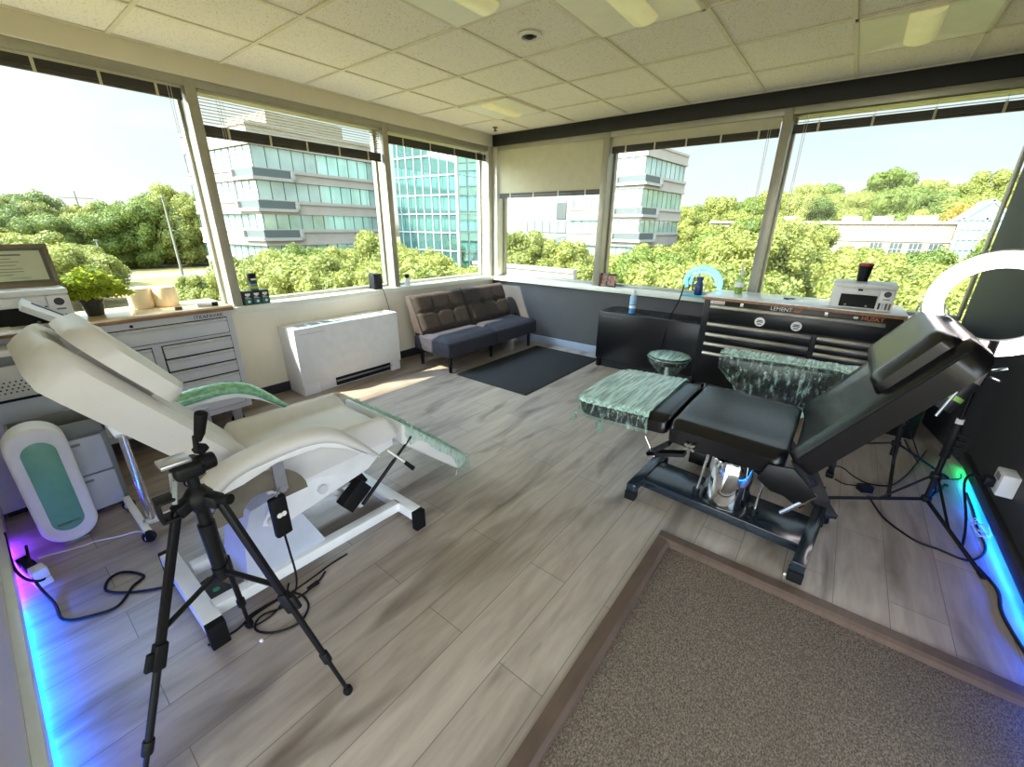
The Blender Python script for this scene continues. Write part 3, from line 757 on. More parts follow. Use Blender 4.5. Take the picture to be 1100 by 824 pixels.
# ------------------------------------------------------------------ things on the sills
def ink_box(x, y, z, label, rot=0.):
    t = thing('ink_box', label, 'box', (x, y, z), 'small dark boxes on the left sill')
    B().box(x-.03, x+.03, y-.033, y+.033, z, z+.115, .002).obj('carton', 'base_black', t)
    B().box(x+.0302, x+.0308, y-.028, y+.028, z+.004, z+.05).obj('label_panel', 'teal_label', t)
    b = B().box(x+.0302, x+.0308, y-.02, y+.02, z+.082, z+.097); b.prism([(y-.02,z+.082),(y+.02,z+.082),(y,z+.07)], 'x', x+.0302, x+.0308); b.obj('badge', 'white_ink', t)
    k = B()
    for i in range(3): k.box(x+.0302, x+.0310, y-.022, y+.022-.01*i, z+.054+.006*i, z+.0565+.006*i)
    k.cyl((x+.0309, y+.004, z+.028), (x+.0313, y+.004, z+.028), .011).obj('print', 'white_ink', t)
for i, y in enumerate((-3.155, -3.086, -3.017)):
    ink_box(-.055, y, .84, ('small black and teal carton nearest the wide window post on the left sill', 'middle one of three small black and teal cartons on the left sill', 'small black and teal carton at the far end of the three on the left sill')[i])
def tall_carton():
    t = thing('ink_bottle', 'black bottle with blue and yellow bands on top of the small cartons', 'bottle', (-.06, -3.08, .955))
    B().box(-.085, -.035, -3.105, -3.055, .955, 1.03, .003).obj('body', 'base_black', t)
    for z0, z1, m in ((.962,.972,'green_dot'),(.974,.992,'yellow_label'),(.994,1.012,'cyan_label')): B().box(-.086, -.034, -3.106, -3.054, z0, z1, .002).obj('band', m, t)
    B().box(-.085, -.035, -3.108, -3.058, 1.03, 1.095, .004).obj('cap', 'black_plastic', t)
    B().box(-.0348, -.034, -3.103, -3.063, 1.04, 1.055).obj('cap_print', 'white_ink', t)
tall_carton()
def sill_bits():
    t = thing('desk_speaker', 'small black box speaker on the left sill beside a window post', 'speaker', (-.075, -1.86, .84))
    B().box(-.125, -.025, -1.915, -1.815, .84, 1.0, .004).obj('cabinet', 'black_plastic', t)
    B().box(-.0252, -.021, -1.907, -1.823, .85, .992, .003).obj('grille', 'base_black', t)
    B().tube([(-.02, -1.86, .845), (.012, -1.84, .84), (.006, -1.80, .70), (-.03, -1.72, .45), (-.04, -1.70, .25)], .003, 6).obj('cable', 'black_plastic', t)
    c = (-.075, -1.44, .84); t = thing('small_bottle', 'small white bottle with black cap on the left sill behind the sofa', 'bottle', c)
    B().lathe([(0,0),(.028,0),(.030,.004),(.030,.07),(.022,.082),(0,.083)], c, 20).obj('body', 'white_plastic', t)
    B().lathe([(.022,.083),(.024,.086),(.024,.122),(.021,.126),(0,.126)], c, 20).obj('cap', 'black_plastic', t)
    t = thing('photo_frame', 'small black double photo frame standing on the back sill', 'picture frame', (1.71, .05, .84))
    m = Matrix.Translation((1.715, .045, .84)) @ Matrix.Rotation(RAD(-8), 4, 'X')
    f = B().box(-.115, .115, 0, .012, 0, .015, .002, 2, m).box(-.115, .115, 0, .012, .135, .15, .002, 2, m)
    for x in (-.115, -.006, .103): f.box(x, x+.012, 0, .012, .015, .135, .002, 2, m)
    f.obj('frame', 'black_gloss', t)
    for x in (-.103, .006): B().box(x, x+.097, .005, .009, .015, .135, 0, 2, m).obj('photo', 'skin_photo', t)
    B().bar((1.715, .055, .90), (1.715, .10, .842), .03, .004).obj('stand', 'black_gloss', t)
    c = (2.195, -.28, .632); t = thing('spray_can', 'blue and white spray can on the low black cabinet', 'spray can', c)
    B().lathe([(0,0),(.032,0),(.034,.006),(.034,.10)], c, 24).obj('lower_label', 'blue_label', t)
    B().lathe([(.034,.10),(.034,.175),(.024,.195),(.024,.198),(0,.198)], c, 24).obj('can', 'sky_label', t)
    B().lathe([(.023,.196),(.025,.20),(.024,.245),(.012,.258),(0,.258)], c, 24).obj('cap', 'white_metal', t)
    B().lathe([(.0345,.06),(.0345,.09)], c, 24).obj('band', 'white_ink', t)
sill_bits()
def blue_lamp():
    c = Vector((2.80, -.10, .84)); t = thing('ring_lamp', 'small cyan glowing arch lamp on the back sill by the black tool chest', 'lamp', c)
    N = 30; pts = [(2.81+.165*math.cos(RAD(200-220*k/N)), -.07-.05*math.sin(math.pi*k/N), .99+.145*math.sin(RAD(200-220*k/N))) for k in range(N+1)]
    B().tube(pts, .021, 12, sub=1).obj('glowing_arch', 'cyan_glow', t)
    pts2 = [(2.81+.122*math.cos(RAD(190-200*k/N)), -.05-.05*math.sin(math.pi*k/N), .985+.108*math.sin(RAD(190-200*k/N))) for k in range(N+1)]
    B().tube(pts2, .012, 10, sub=1).obj('inner_arch', 'cyan_glow', t)
    B().box(2.62, 2.68, -.085, -.045, 1.005, 1.03, .004).obj('clip', 'dark_blue', t)
    B().tube([(2.645, -.08, 1.0), (2.63, -.16, .80), (2.61, -.30, .66), (2.60, -.372, .50), (2.585, -.372, .25)], .007, 8).obj('cable', 'black_plastic', t)
    B().box(2.62, 2.95, -.075, -.0, .8405, .862, .004).obj('foot', 'cyan_label', t)
    c = (2.765, -.135, .62); t = thing('pump_bottle', 'dark blue bottle with small handle inside the cyan arch lamp', 'bottle', (2.765, -.04, .862))
    c = (2.77, -.035, .862)
    B().lathe([(0,0),(.036,0),(.04,.01),(.038,.10),(.026,.13),(.026,.15),(.034,.155),(.034,.18),(0,.182)], c, 20).obj('body', 'dark_blue', t)
    B().tube([(2.735, -.05, .90), (2.715, -.07, .93), (2.72, -.07, .99), (2.745, -.05, 1.01)], .006, 8).obj('handle', 'dark_blue', t)
    c = (3.165, -.22, .936); t = thing('clear_bottle', 'clear plastic spray bottle on the black tool chest beside a window post', 'bottle', c)
    B().lathe([(0,0),(.034,0),(.037,.01),(.037,.12),(.02,.15),(.014,.155),(.014,.17),(0,.17)], c, 24).obj('body', 'clear_bottle', t)
    B().lathe([(0,.004),(.033,.004),(.034,.075),(0,.076)], c, 24).obj('liquid', 'leaf_plant', t)
    B().lathe([(.0375,.06),(.0375,.105)], c, 24).obj('label_band', 'white_ink', t)
    B().lathe([(.015,.165),(.016,.19),(.011,.20),(.009,.25),(0,.252)], c, 16).obj('nozzle', 'white_plastic', t)
    t = thing('scissors', 'small dark scissors lying near the middle of the black tool chest top', 'scissors', (3.60, -.35, .937))
    b = B().tube([(3.56+.022*math.cos(a*.5236), -.30+.016*math.sin(a*.5236), .941) for a in range(12)], .004, 6, True, 2)
    b.tube([(3.60+.022*math.cos(a*.5236), -.275+.016*math.sin(a*.5236), .941) for a in range(12)], .004, 6, True, 2); b.obj('handles', 'black_plastic', t)
    B().prism([(3.575,-.31),(3.58,-.317),(3.68,-.36),(3.582,-.307)], 'z', .938, .941).prism([(3.61,-.29),(3.615,-.297),(3.69,-.345),(3.617,-.285)], 'z', .941, .944).obj('blades', 'satin', t)
    t = thing('wire_rack', 'white looped wire rack on the narrow cabinet beside the black chest', 'rack', (4.47, -.28, .872))
    b = B()
    for x in (4.40, 4.47, 4.54): b.tube([(x, -.40, .878), (x, -.38, .95), (x, -.25, .972), (x, -.15, .95), (x, -.13, .878)], .006, 8)
    b.obj('hoops', 'white_metal', t)
    B().tube([(4.39, -.40, .879), (4.55, -.40, .879), (4.55, -.13, .879), (4.39, -.13, .879)], .006, 8, True, 2).obj('base_wire', 'white_metal', t)
blue_lamp()
# ------------------------------------------------------------------ white treatment bed (long axis along y, head toward the camera wall)
def white_bed():
    t = thing('treatment_bed', 'white electric treatment bed with raised back and armrests', 'treatment bed', (2.05, -3.9, 0))
    x0, x1 = 1.74, 2.30
    # base frame
    f = B()
    f.bar((1.96,-4.31,.085), (1.99,-3.46,.085), .05, .05, .003).bar((2.26,-4.33,.085), (2.29,-3.47,.085), .05, .05, .003)
    f.obj('base_rail', 'white_metal', t)
    for y, xa, xb in ((-4.35, 1.80, 2.345), (-3.455, 1.88, 2.425)):
        b = B().box(xa, xb, y-.03, y+.03, .055, .11, .004).obj('base_crossbar', 'white_metal', t)
        for x in (xa-.012, xb+.012): B().box(x-.02, x+.02, y-.030, y+.030, .0, .108, .004).obj('foot_cap', 'rubber', b)
    # pedestal and lifting arms
    B().loft([[(2.02,-4.20,.10),(2.27,-4.20,.10),(2.27,-3.86,.10),(2.02,-3.86,.10)], [(2.04,-4.17,.30),(2.25,-4.17,.30),(2.25,-3.94,.30),(2.04,-3.94,.30)], [(2.06,-4.12,.40),(2.23,-4.12,.40),(2.23,-4.0,.42),(2.06,-4.0,.42)]]).obj('pedestal', 'pale_blue', t, 20)
    a = B()
    for x in (2.02, 2.255): a.prism([(-4.10,.33),(-4.05,.40),(-3.62,.50),(-3.50,.50),(-3.48,.44),(-3.60,.36),(-4.02,.29)], 'x', x-.008, x+.008, .003)
    a.box(2.02, 2.255, -3.98, -3.66, 0, .012, .002, 2, Matrix.Translation((0, 0, .36)) @ Matrix.Translation((0,-3.82,0)) @ Matrix.Rotation(RAD(14), 4, 'X') @ Matrix.Translation((0,3.82,0)))
    a.obj('lift_arm', 'white_metal', t)
    for y, z in ((-3.84,.375),(-4.06,.34)): B().cyl((1.99,y,z), (2.28,y,z), .022).obj('pivot_shaft', 'grey_steel', t)
    # actuator
    B().cyl((2.15,-3.62,.13), (2.15,-3.80,.33), .02).cyl((2.15,-3.60,.105), (2.15,-3.66,.17), .028).obj('actuator', 'grey_steel', t)
    B().bar((2.24,-3.74,.20), (2.24,-3.62,.285), .06, .085, .006).bar((2.20,-3.66,.27), (2.20,-3.60,.30), .05, .06, .005).obj('motor', 'black_plastic', t)
    # seat frame
    s = B().box(1.80, 2.26, -4.02, -3.46, .435, .475, .004)
    s.prism([(-4.06,.56),(-3.46,.50),(-3.46,.44),(-3.70,.40),(-3.92,.47),(-4.06,.47)], 'x', 2.265, 2.285, .003)
    s.prism([(-4.06,.56),(-3.46,.50),(-3.46,.44),(-3.70,.40),(-3.92,.47),(-4.06,.47)], 'x', 1.755, 1.775, .003)
    s.obj('seat_frame', 'white_metal', t)
    # seat cushion: dished between two bolsters
    def sec(y, zb, zt, e):
        P = []; bol = .055*e
        prof = [(0,0),(.0,.35),(.01,.8),(.03,1.0),(.10,1.0),(.135,.9)]
        L = []
        for k in range(25):
            u = k/24; x = x0+(x1-x0)*u
            d = min(u, 1-u)*(x1-x0)
            z = zt + (bol*math.exp(-((d-.05)/.045)**2)) - .02*math.exp(-(d/.012)**2) - .004*math.cos(u*math.pi*2*3)*0
            L.append((x, y, z))
        return [(x0+.01, y, zb), ] + L + [(x1-.01, y, zb)]
    secs = []
    for k in range(17):
        v = k/16; y = -4.04+(.60)*v
        e = 1-.0*v; end = min(v, 1-v); dz = .025*math.exp(-(end/.02)**2)
        crease = sum(.006*math.exp(-((v-c)/.02)**2) for c in (.27,.5,.73))
        secs.append(sec(y, .468-.0*v+.012*v, .565-.015*v-dz-crease, e*(1-.6*math.exp(-(end/.03)**2))))
    B().loft(secs).obj('seat_cushion', 'cream_leather', t, 60)
    # back section
    H0 = Vector((0,-4.01,.560)); d = Vector((0,-.602,.799)).normalized(); n = Vector((0, d.z, -d.y)).normalized() 
    n = Vector((0,.799,.602)).normalized()
    L = .755
    def bsec(s_, thick, inset=0., rise=.04):
        out = []
        c = H0+d*s_
        for k in range(21):
            u = k/20; x = x0+inset+(x1-x0-2*inset)*u; dd = min(u, 1-u)*(x1-x0-2*inset)
            z = rise*math.exp(-((dd-.05)/.05)**2)-.02*math.exp(-(dd/.012)**2)
            p = c+n*z; out.append((x, p.y, p.z))
        q = c-n*thick
        return [(x0+inset+.006, q.y, q.z)]+out+[(x1-inset-.006, q.y, q.z)]
    S = []
    for k in range(19):
        v = k/18; s_ = .02+L*(v if v < .8 else .8+.2*math.sin((v-.8)/.2*math.pi/2)); e = max(0, 1-(L+.02-s_)/.05); cut = 1-math.sqrt(max(0, 1-e*e))
        S.append(bsec(s_-.0, .115-.05*math.exp(-(v/.08)**2)-.05*cut, .045*math.exp(-(v/.12)**2)+.02*cut+.085*(1-math.sqrt(max(0, 1-max(0, 1-(L+.02-s_)/.11)**2))), .010-.012*cut))
    B().loft(S).obj('back_cushion', 'cream_leather', t, 50)
    # head pillow
    S = []
    for k in range(13):
        v = k/12; end = min(v, 1-v); g = 1-math.exp(-(end/.035)**2)*.55
        c = H0+d*(.44+.315*v); ins = .018+.09*max(0, (v-.55)/.45)**2+.05*math.exp(-(end/.05)**2)
        top = []
        for j in range(15):
            u = j/14; x = x0+ins+(x1-x0-2*ins)*u; dd = min(u, 1-u)
            p = c+n*(.024+.070*g*(1-.25*math.exp(-(dd/.03)**2))); top.append((x, p.y, p.z))
        q = c+n*.024
        S.append([(x0+ins, q.y, q.z)]+top+[(x1-ins, q.y, q.z)])
    B().loft(S).obj('head_pillow', 'cream_leather', t, 60)
    B().bar(H0+d*.48+n*.005+Vector((2.02,0,0)), H0+d*.70+n*.005+Vector((2.02,0,0)), .30, .05).obj('pillow_strap', 'cream_leather', t)
    for x in (1.84, 2.20): B().bar(H0-n*.07+Vector((x,0,0))+d*.05, H0-n*.09+Vector((x,0,0))+d*.66, .04, .03).obj('back_frame', 'white_metal', t)
    # armrests: padded, dropping at the front
    def arm(x, m, label=None):
        pts = [(-4.29,.665),(-4.20,.718),(-4.06,.738),(-3.93,.732),(-3.84,.70),(-3.76,.635),(-3.70,.575),(-3.655,.53)]
        P = smooth([(x, y, z) for y, z in pts], 4); secs = []
        for i, p in enumerate(P):
            a = P[max(0,i-1)]; b_ = P[min(len(P)-1,i+1)]; tg = (b_-a).normalized(); up = Vector((0, -tg.z, tg.y))
            k = i/(len(P)-1); h = .030*(1-.75*max(0,(k-.55)/.45)); w = .055*(1-.35*max(0,(k-.6)/.4)) 
            secs.append([tuple(p+Vector((w*math.cos(q*math.pi/7),0,0))+up*(h*math.sin(q*math.pi/7))) for q in range(14)])
        o = B().loft(secs).obj('armrest_pad', m, t, 60)
        b = B().prism([(-4.28,.650),(-4.19,.70),(-3.94,.715),(-3.84,.68),(-3.70,.555),(-3.80,.632),(-3.90,.682),(-4.06,.692),(-4.18,.660)], 'x', x-.03, x+.03, .004)
        b.obj('armrest_shell', 'white_metal', o)
        return o
    arm(2.43, 'cream_leather')
    o = arm(1.635, 'film_green'); o['label'] = 'armrest wrapped in green film'
    k = B().prism([(-4.12+.165*math.cos(RAD(a)), .51+.14*math.sin(RAD(a))) for a in range(0, 181, 12)]+[(-4.12+.07*math.cos(RAD(a)), .51+.06*math.sin(RAD(a))) for a in range(180, -1, -20)], 'x', 2.40, 2.408, 0)
    k.obj('armrest_bracket', 'smoke_plate', t)
    B().cyl((2.29,-4.05,.56), (2.43,-4.05,.56), .014).box(2.41,2.422,-4.07,-4.03,.55,.67).obj('armrest_post', 'alu', t)
    B().cyl((1.635,-4.05,.56), (1.76,-4.05,.56), .014).box(1.655, 1.667, -4.07, -4.03, .55, .67).obj('armrest_post', 'alu', t)
    # leg section hanging down, film over it
    A = [(-3.40,.545),(-2.945,.150),(-2.945,.118),(-2.985,.090),(-3.02,.085),(-3.41,.425)]
    B().prism(A, 'x', x0+.02, x1, .018, 3).obj('leg_cushion', 'cream_leather', t)
    fm = B()
    def top(u, v):
        x = x0+.005+(x1-x0+.01)*v; y = -3.405+.475*u; z = .560-.425*u
        r = .006*math.sin(v*37+u*9)+.004*math.sin(v*71-u*23)
        return (x, y+r*.6, z+r+.006)
    fm.grid(top, 20, 40)
    def side(u, v):
        y = -3.39+.44*u; z = .535-.395*u
        hang = .012+.015*abs(math.sin(u*7+1))+.085*math.exp(-((u-.85)/.07)**2)+.05*math.exp(-((u-.08)/.06)**2)
        return (x1+.006+.004*math.sin(u*50), y-.01*v, z+.008-(hang+.03)*v)
    fm.grid(side, 30, 5)
    def end(u, v): return (x0+.01+(x1-x0)*u, -2.935+.012*v+.006*math.sin(u*31), .135-.085*v-.03*v*abs(math.sin(u*9)))
    fm.grid(end, 24, 4)
    o = fm.obj('leg_film', 'film_thin', t, 60); o['label'] = 'loose green cling film over the leg section'
    B().tube([(2.24,-2.99,.10),(2.25,-2.985,.06),(2.252,-3.0,.012)], .004, 6).obj('film_tail', 'film_thin', t)
    B().cyl((2.305,-3.36,.455), (2.20,-3.62,.13), .007).cyl((2.27,-3.45,.345), (2.20,-3.62,.13), .0095).obj('gas_strut', 'black_metal', t)
    B().cyl((2.29,-3.50,.43), (2.36,-3.44,.35), .006).obj('release_rod', 'satin', t)
    B().cyl((2.352,-3.447,.36), (2.385,-3.42,.32), .010, .012, 12).obj('release_grip', 'rubber', t)
white_bed()
def hand_control():
    t = thing('hand_control', 'black hand control hanging below the bed armrest', 'remote control', (2.44,-4.07,.40))
    m = Matrix.Translation((2.44,-4.085,.465)) @ Matrix.Rotation(RAD(6), 4, 'Z')
    B().box(-.014, .014, -.03, .03, -.085, .085, .008, 3, m).obj('case', 'black_plastic', t)
    b = B()
    for y in (-.010, .010):
        tb = B(); tb.cyl((.0135, y*.8, .012), (.0165, y*.8, .012), .010, None, 16); b._add(tb.bm, m)
    b.obj('button', 'white_ink', t)
    B().tube([(2.44,-4.085,.548),(2.44,-4.075,.566),(2.43,-4.06,.572)], .004, 6).obj('hook', 'alu', t)
    B().tube([(2.44,-4.085,.382),(2.438,-4.08,.29),(2.42,-4.07,.15),(2.40,-4.08,.06),(2.35,-4.10,.008),(2.28,-4.06,.006)], .0042, 6).obj('cable', 'black_plastic', t)
hand_control()
def pedal_box():
    t = thing('power_box', 'small black power box with green mark inside the bed base', 'power box', (2.09,-4.285,0))
    m = Matrix.Translation((2.09,-4.285,0)) @ Matrix.Rotation(RAD(20), 4, 'Z')
    B().box(-.075, .075, -.042, .042, 0, .042, .005, 2, m).obj('case', 'base_black', t)
    b = B(); tb = B(); tb.cyl((.025, -.0, .0415), (.025, -.0, .043), .013, None, 18); b._add(tb.bm, m); b.obj('mark', 'green_dot', t)
pedal_box()

# ------------------------------------------------------------------ phone tripod
def phone_tripod():
    c = Vector((2.645,-4.338,0)); t = thing('phone_tripod', 'black phone tripod standing in front of the white treatment bed', 'tripod', c)
    top = Vector((c.x, c.y, .785))
    feet = [Vector((2.73,-4.665,.012)), Vector((2.895,-4.15,.012)), Vector((2.362,-4.252,.012))]
    hub = B().lathe([(0,-.04),(.018,-.04),(.024,-.026),(.034,-.012),(.036,.008),(.026,.024),(.015,.036),(0,.036)], top, 20)
    for f in feet:
        dd = (f-top); dd.z = 0; dd.normalize(); hub.bar(top+dd*.02, top+dd*.06+Vector((0,0,-.012)), .034, .036, .005)
    hub.obj('crown', 'black_plastic', t)
    for f in feet:
        dd = (f-top); dd.z = 0; dd.normalize(); a = top+dd*.055+Vector((0,0,-.005)); v = f-a
        side = dd.cross(Vector((0,0,1)))
        lg = B()
        lg.bar(a, a+v*.46, .021, .016, .003, side)
        o = lg.obj('leg', 'black_metal', t)
        k = B().bar(a+v*.44, a+v*.53, .030, .026, .004, side).bar(a+v*.455+dd*.02, a+v*.515+dd*.022, .02, .014, .003, side); k.obj('leg_lock', 'black_plastic', o)
        B().cyl(a+v*.52, a+v*.80, .0095, None, 12).cyl(a+v*.79, a+v*.985, .0068, None, 12).obj('lower_tube', 'black_metal', o)
        B().cyl(a+v*.77, a+v*.82, .014, None, 12, .003).obj('leg_lock', 'black_plastic', o)
        B().lathe([(0,-.012),(.012,-.012),(.016,-.002),(.013,.012),(0,.016)], f, 14).obj('foot', 'rubber', o)
        # spreader
        s = Vector((c.x, c.y, .53)); e = a+v*.40
        B().bar(s, e, .016, .006, .001).obj('spreader', 'black_metal', t)
    B().cyl((c.x,c.y,.50), (c.x,c.y,.77), .016, None, 16).cyl((c.x,c.y,.55), (c.x,c.y,.70), .018, .022, 12).cyl((c.x,c.y,.51), (c.x,c.y,.545), .02, None, 16).obj('centre_column', 'black_metal', t)
    B().cyl((c.x,c.y,.815), (c.x,c.y,.865), .014, None, 16).obj('neck', 'black_plastic', t)
    h = Vector((c.x-.005, c.y-.004, .882))
    B().box(h.x-.038, h.x+.038, h.y-.034, h.y+.034, h.z-.024, h.z+.018, .012, 3).cyl(h+Vector((.0,.02,-.004)), h+Vector((.0,.066,-.004)), .026, .022, 18, .006).obj('pan_head', 'black_plastic', t)
    B().box(h.x-.036, h.x+.022, h.y-.055, h.y+.012, h.z+.019, h.z+.030, .003).obj('phone_plate', 'alu', t)
    p0 = h+Vector((.0,.03,.03)); 
    B().bar(p0, p0+Vector((-.012,.022,.01)), .03, .02, .004).cyl(p0, p0+Vector((.005,.005,.05)), .007).obj('handle_joint', 'black_plastic', t)
    B().cyl(p0+Vector((.008,.008,.035)), p0+Vector((.014,.014,.055)), .008, .011, 16, .002).cyl(p0+Vector((.013,.013,.052)), p0+Vector((.03,.026,.118)), .0125, .0155, 16, .004).obj('handle_grip', 'rubber', t)
    # phone clamp hanging below the head on the near-left side
    q = h+Vector((.01,-.012,-.012))
    B().bar(h+Vector((.0,-.035,0)), q+Vector((-.01,-.03,-.05)), .012, .010, .002).bar(q+Vector((0,-.02,-.01)), q+Vector((.03,-.04,-.06)), .012, .008, .002).obj('clamp_arm', 'grey_plastic', t)
    k = B(); o = q+Vector((-.0,-.055,-.075))
    k.box(o.x-.02, o.x+.03, o.y-.02, o.y-.012, o.z-.03, o.z+.03, .003).box(o.x-.02, o.x+.03, o.y-.02, o.y+.02, o.z+.024, o.z+.032, .003).box(o.x-.02, o.x+.03, o.y-.02, o.y+.02, o.z-.032, o.z-.024, .003)
    k.obj('phone_clamp', 'black_plastic', t)
    B().cyl(top+Vector((.05,.03,.0)), top+Vector((.085,.05,.005)), .012, .015, 12, .002).obj('crank_knob', 'rubber', t)
phone_tripod()

# ------------------------------------------------------------------ black chair-bed (long axis along x, head toward the right wall)
def black_bed():
    t = thing('tattoo_chair', 'black reclining client chair with wrapped footrest on chrome column', 'reclining chair', (3.63,-2.31,0))
    Y0, Y1 = -2.655, -1.945
    # base
    b = B().prism([(3.22,-2.42),(4.06,-2.48),(4.06,-2.20),(3.22,-2.14)], 'z', .045, .095, .004); b.obj('base_plate', 'steel_blue', t)
    for xa, ya, xb, yb in ((3.205,-2.525,3.225,-2.015),(4.035,-2.635,4.085,-2.065)):
        o = B().bar((xa,ya,.078), (xb,yb,.078), .055, .05, .004).obj('base_bar', 'steel_blue', t)
        for x, y in ((xa, ya+.02), (xb, yb-.02)): B().box(x-.03, x+.03, y-.028, y+.028, 0, .055, .004).obj('foot_cap', 'rubber', o)
    c = Vector((3.66,-2.31,0))
    B().lathe([(.118,.095),(.12,.10),(.100,.345),(.096,.352),(.08,.352),(.08,.095),(.118,.095)], c, 32).obj('column_shroud', 'chrome', t)
    B().lathe([(0,.34),(.04,.34),(.04,.47),(0,.47)], c, 24).obj('piston', 'satin', t)
    for x0, x1 in ((-.14,-.105),(.15,.165)):
        o = B().cyl(c+Vector((x0,-.06,.10)), c+Vector((x1,-.05,.45)), .007).obj('guide_rod', 'chrome', t)
        B().cyl(c+Vector((x0,-.06,.096)), c+Vector((x0,-.06,.13)), .02, None, 10).obj('rod_nut', 'black_metal', o)
    # pump lever
    B().tube([(3.66,-2.20,.12),(3.70,-1.98,.11),(3.80,-1.80,.10)], .012, 8).obj('pump_lever', 'black_metal', t)
    B().box(3.76, 3.86, -1.85, -1.77, .085, .115, .006).obj('pump_pedal', 'rubber', t)
    # under frame
    f = B().box(3.44, 3.86, -2.50, -2.10, .455, .485, .004)
    f.bar((3.40,-2.60,.475), (3.30,-2.60,.38), .05, .02).bar((3.30,-2.60,.385), (3.48,-2.60,.44), .05, .018)
    f.bar((3.80,-2.58,.46), (3.98,-2.50,.32), .05, .03).bar((3.80,-2.03,.46), (3.98,-2.10,.32), .05, .03)
    f.obj('under_frame', 'black_metal', t)
    B().cyl((3.27,-2.60,.47), (3.33,-2.60,.37), .006).obj('support_rod', 'chrome', t)
    B().cyl((3.92,-2.60,.30), (4.02,-2.60,.44), .010).obj('support_rod', 'chrome', t)
    B().prism([(3.83,.55),(3.92,.565),(4.02,.47),(3.98,.42),(3.86,.43),(3.80,.47)], 'y', -2.672, -2.660, .003).obj('hinge_plate', 'black_metal', t)
    B().cyl((3.505,-2.668,.52), (3.505,-2.65,.52), .010).bar((3.485,-2.665,.53), (3.53,-2.665,.50), .010, .010).bar((3.485,-2.665,.50), (3.53,-2.665,.53), .010, .010).obj('bracket_bolt', 'smoke_plate', t)
    FY0 = -2.615
    def pad(x0, x1, z0, z1, th, name, bulge=.012, plan=(.03,.03), ends=(.03,.03), y0=Y0, y1=Y1, tub=0.):
        """upholstered slab from (x0,z0) to (x1,z1) along its top line"""
        p0, p1 = Vector((x0,0,z0)), Vector((x1,0,z1)); d = (p1-p0); L = d.length; d.normalize(); n = Vector((-d.z,0,d.x))
        S = []; N = 18
        for i in range(N+1):
            v = i/N; v = .5-.5*math.cos(math.pi*v); s = v*L
            e0 = max(0, 1-s/ends[0]); e1 = max(0, 1-(L-s)/ends[1]); cut = (1-math.sqrt(max(0,1-e0*e0)))*ends[0]+(1-math.sqrt(max(0,1-e1*e1)))*ends[1]
            ring = []
            pr = lambda q, R: R*(1-math.sqrt(max(0, 1-max(0, 1-q/R)**2)))
            W = y1-y0; ins = pr(s, plan[0])+pr(L-s, plan[1])
            for k in range(17):
                u = k/16; y = y0+ins+(W-2*ins)*u; dd = min(u,1-u)*W
                h = -.022*max(0,1-dd/.022)**2 + bulge*math.sin(math.pi*u) + tub*math.exp(-((dd-.05)/.05)**2) - cut*.5
                q = p0+d*s+n*h; ring.append((q.x, y, q.z))
            lo = []
            for k in range(5):
                u = 1-k/4; y = y0+ins+.008+(W-2*ins-.016)*u; q = p0+d*s-n*(th-cut*.5); lo.append((q.x, y, q.z))
            S.append(ring+lo)
        return B().loft(S).obj(name, 'black_leather', t, 55)
    pad(3.395, 3.89, .60, .585, .095, 'seat_cushion', .012, plan=(.03,.05), tub=.012)
    pad(2.835, 3.375, .575, .60, .085, 'foot_cushion', .008, plan=(.13,.03), ends=(.06,.03), y0=FY0)
    bc = pad(3.895, 4.283, .585, 1.164, .095, 'back_cushion', -.006, plan=(.03,.09), ends=(.03,.06), tub=.018)
    # piping along the near edge of the back
    hd = Vector((.405,0,.605)).normalized(); hn = Vector((-hd.z,0,hd.x)); P0 = Vector((3.895,0,.585))
    S = []
    for i in range(15):
        v = i/14; e = min(v,1-v); g = 1-.8*max(0,1-e/.12)**2; s = .39+.285*v; ring = []
        ins = .05+.03*max(0,1-e/.1)**2
        for k in range(13):
            u = k/12; y = Y0+ins+(Y1-Y0-2*ins)*u; dd = min(u,1-u)
            q = P0+hd*s+hn*(.012+.062*g*(1-.4*max(0,1-dd/.06)**2)); ring.append((q.x,y,q.z))
        q = P0+hd*s+hn*.004
        S.append([(q.x, Y0+ins, q.z)]+ring+[(q.x, Y1-ins, q.z)])
    B().loft(S).obj('head_pillow', 'black_leather', t, 60)
    pp = B()
    pp.tube([tuple(P0+hd*s+hn*-.012+Vector((0,Y0-.001,0))) for s in (.03,.2,.4,.6,.66)], .004, 6)
    pp.obj('piping', 'black_metal', bc)
    # film around the footrest
    fd = Vector((.54,0,.025)).normalized(); fnn = Vector((-fd.z,0,fd.x)); F0 = Vector((2.822,0,.5745)); S = []
    rnd = random.Random(2)
    for i in range(34):
        s = .455*i/33; ring = []; e0 = max(0, 1-s/.075); cut = (1-math.sqrt(max(0,1-e0*e0)))*.07
        wr = lambda a: .002*math.sin(a*23+i*1.9)+.002*math.sin(a*41-i*2.7)
        pi_ = .13*(1-math.sqrt(max(0, 1-max(0, 1-s/.13)**2))); y0, y1 = FY0-.005+pi_, Y1+.005-pi_
        side1 = [(y1+wr(k)*.8, -.015-.085*k/4) for k in range(0,5)]
        bot = [(y1-(y1-y0)*k/8, -.105-cut*-.3) for k in range(1,8)]
        side0 = [(y0-wr(k+3)*.8, -.10+.085*k/4) for k in range(0,5)]
        topr = [(y0+(y1-y0)*k/8, .010) for k in range(1,8)]
        for y, h in side1+bot+side0+topr:
            q = F0+fd*s+fnn*(h-(cut*.5 if h > -.05 else -cut*.5)); ring.append((q.x, y, q.z))
        S.append(ring)
    o = B().loft(S).obj('footrest_film', 'film_thin', t, 70); o['label'] = 'clear cling film wrapped round the footrest sides'
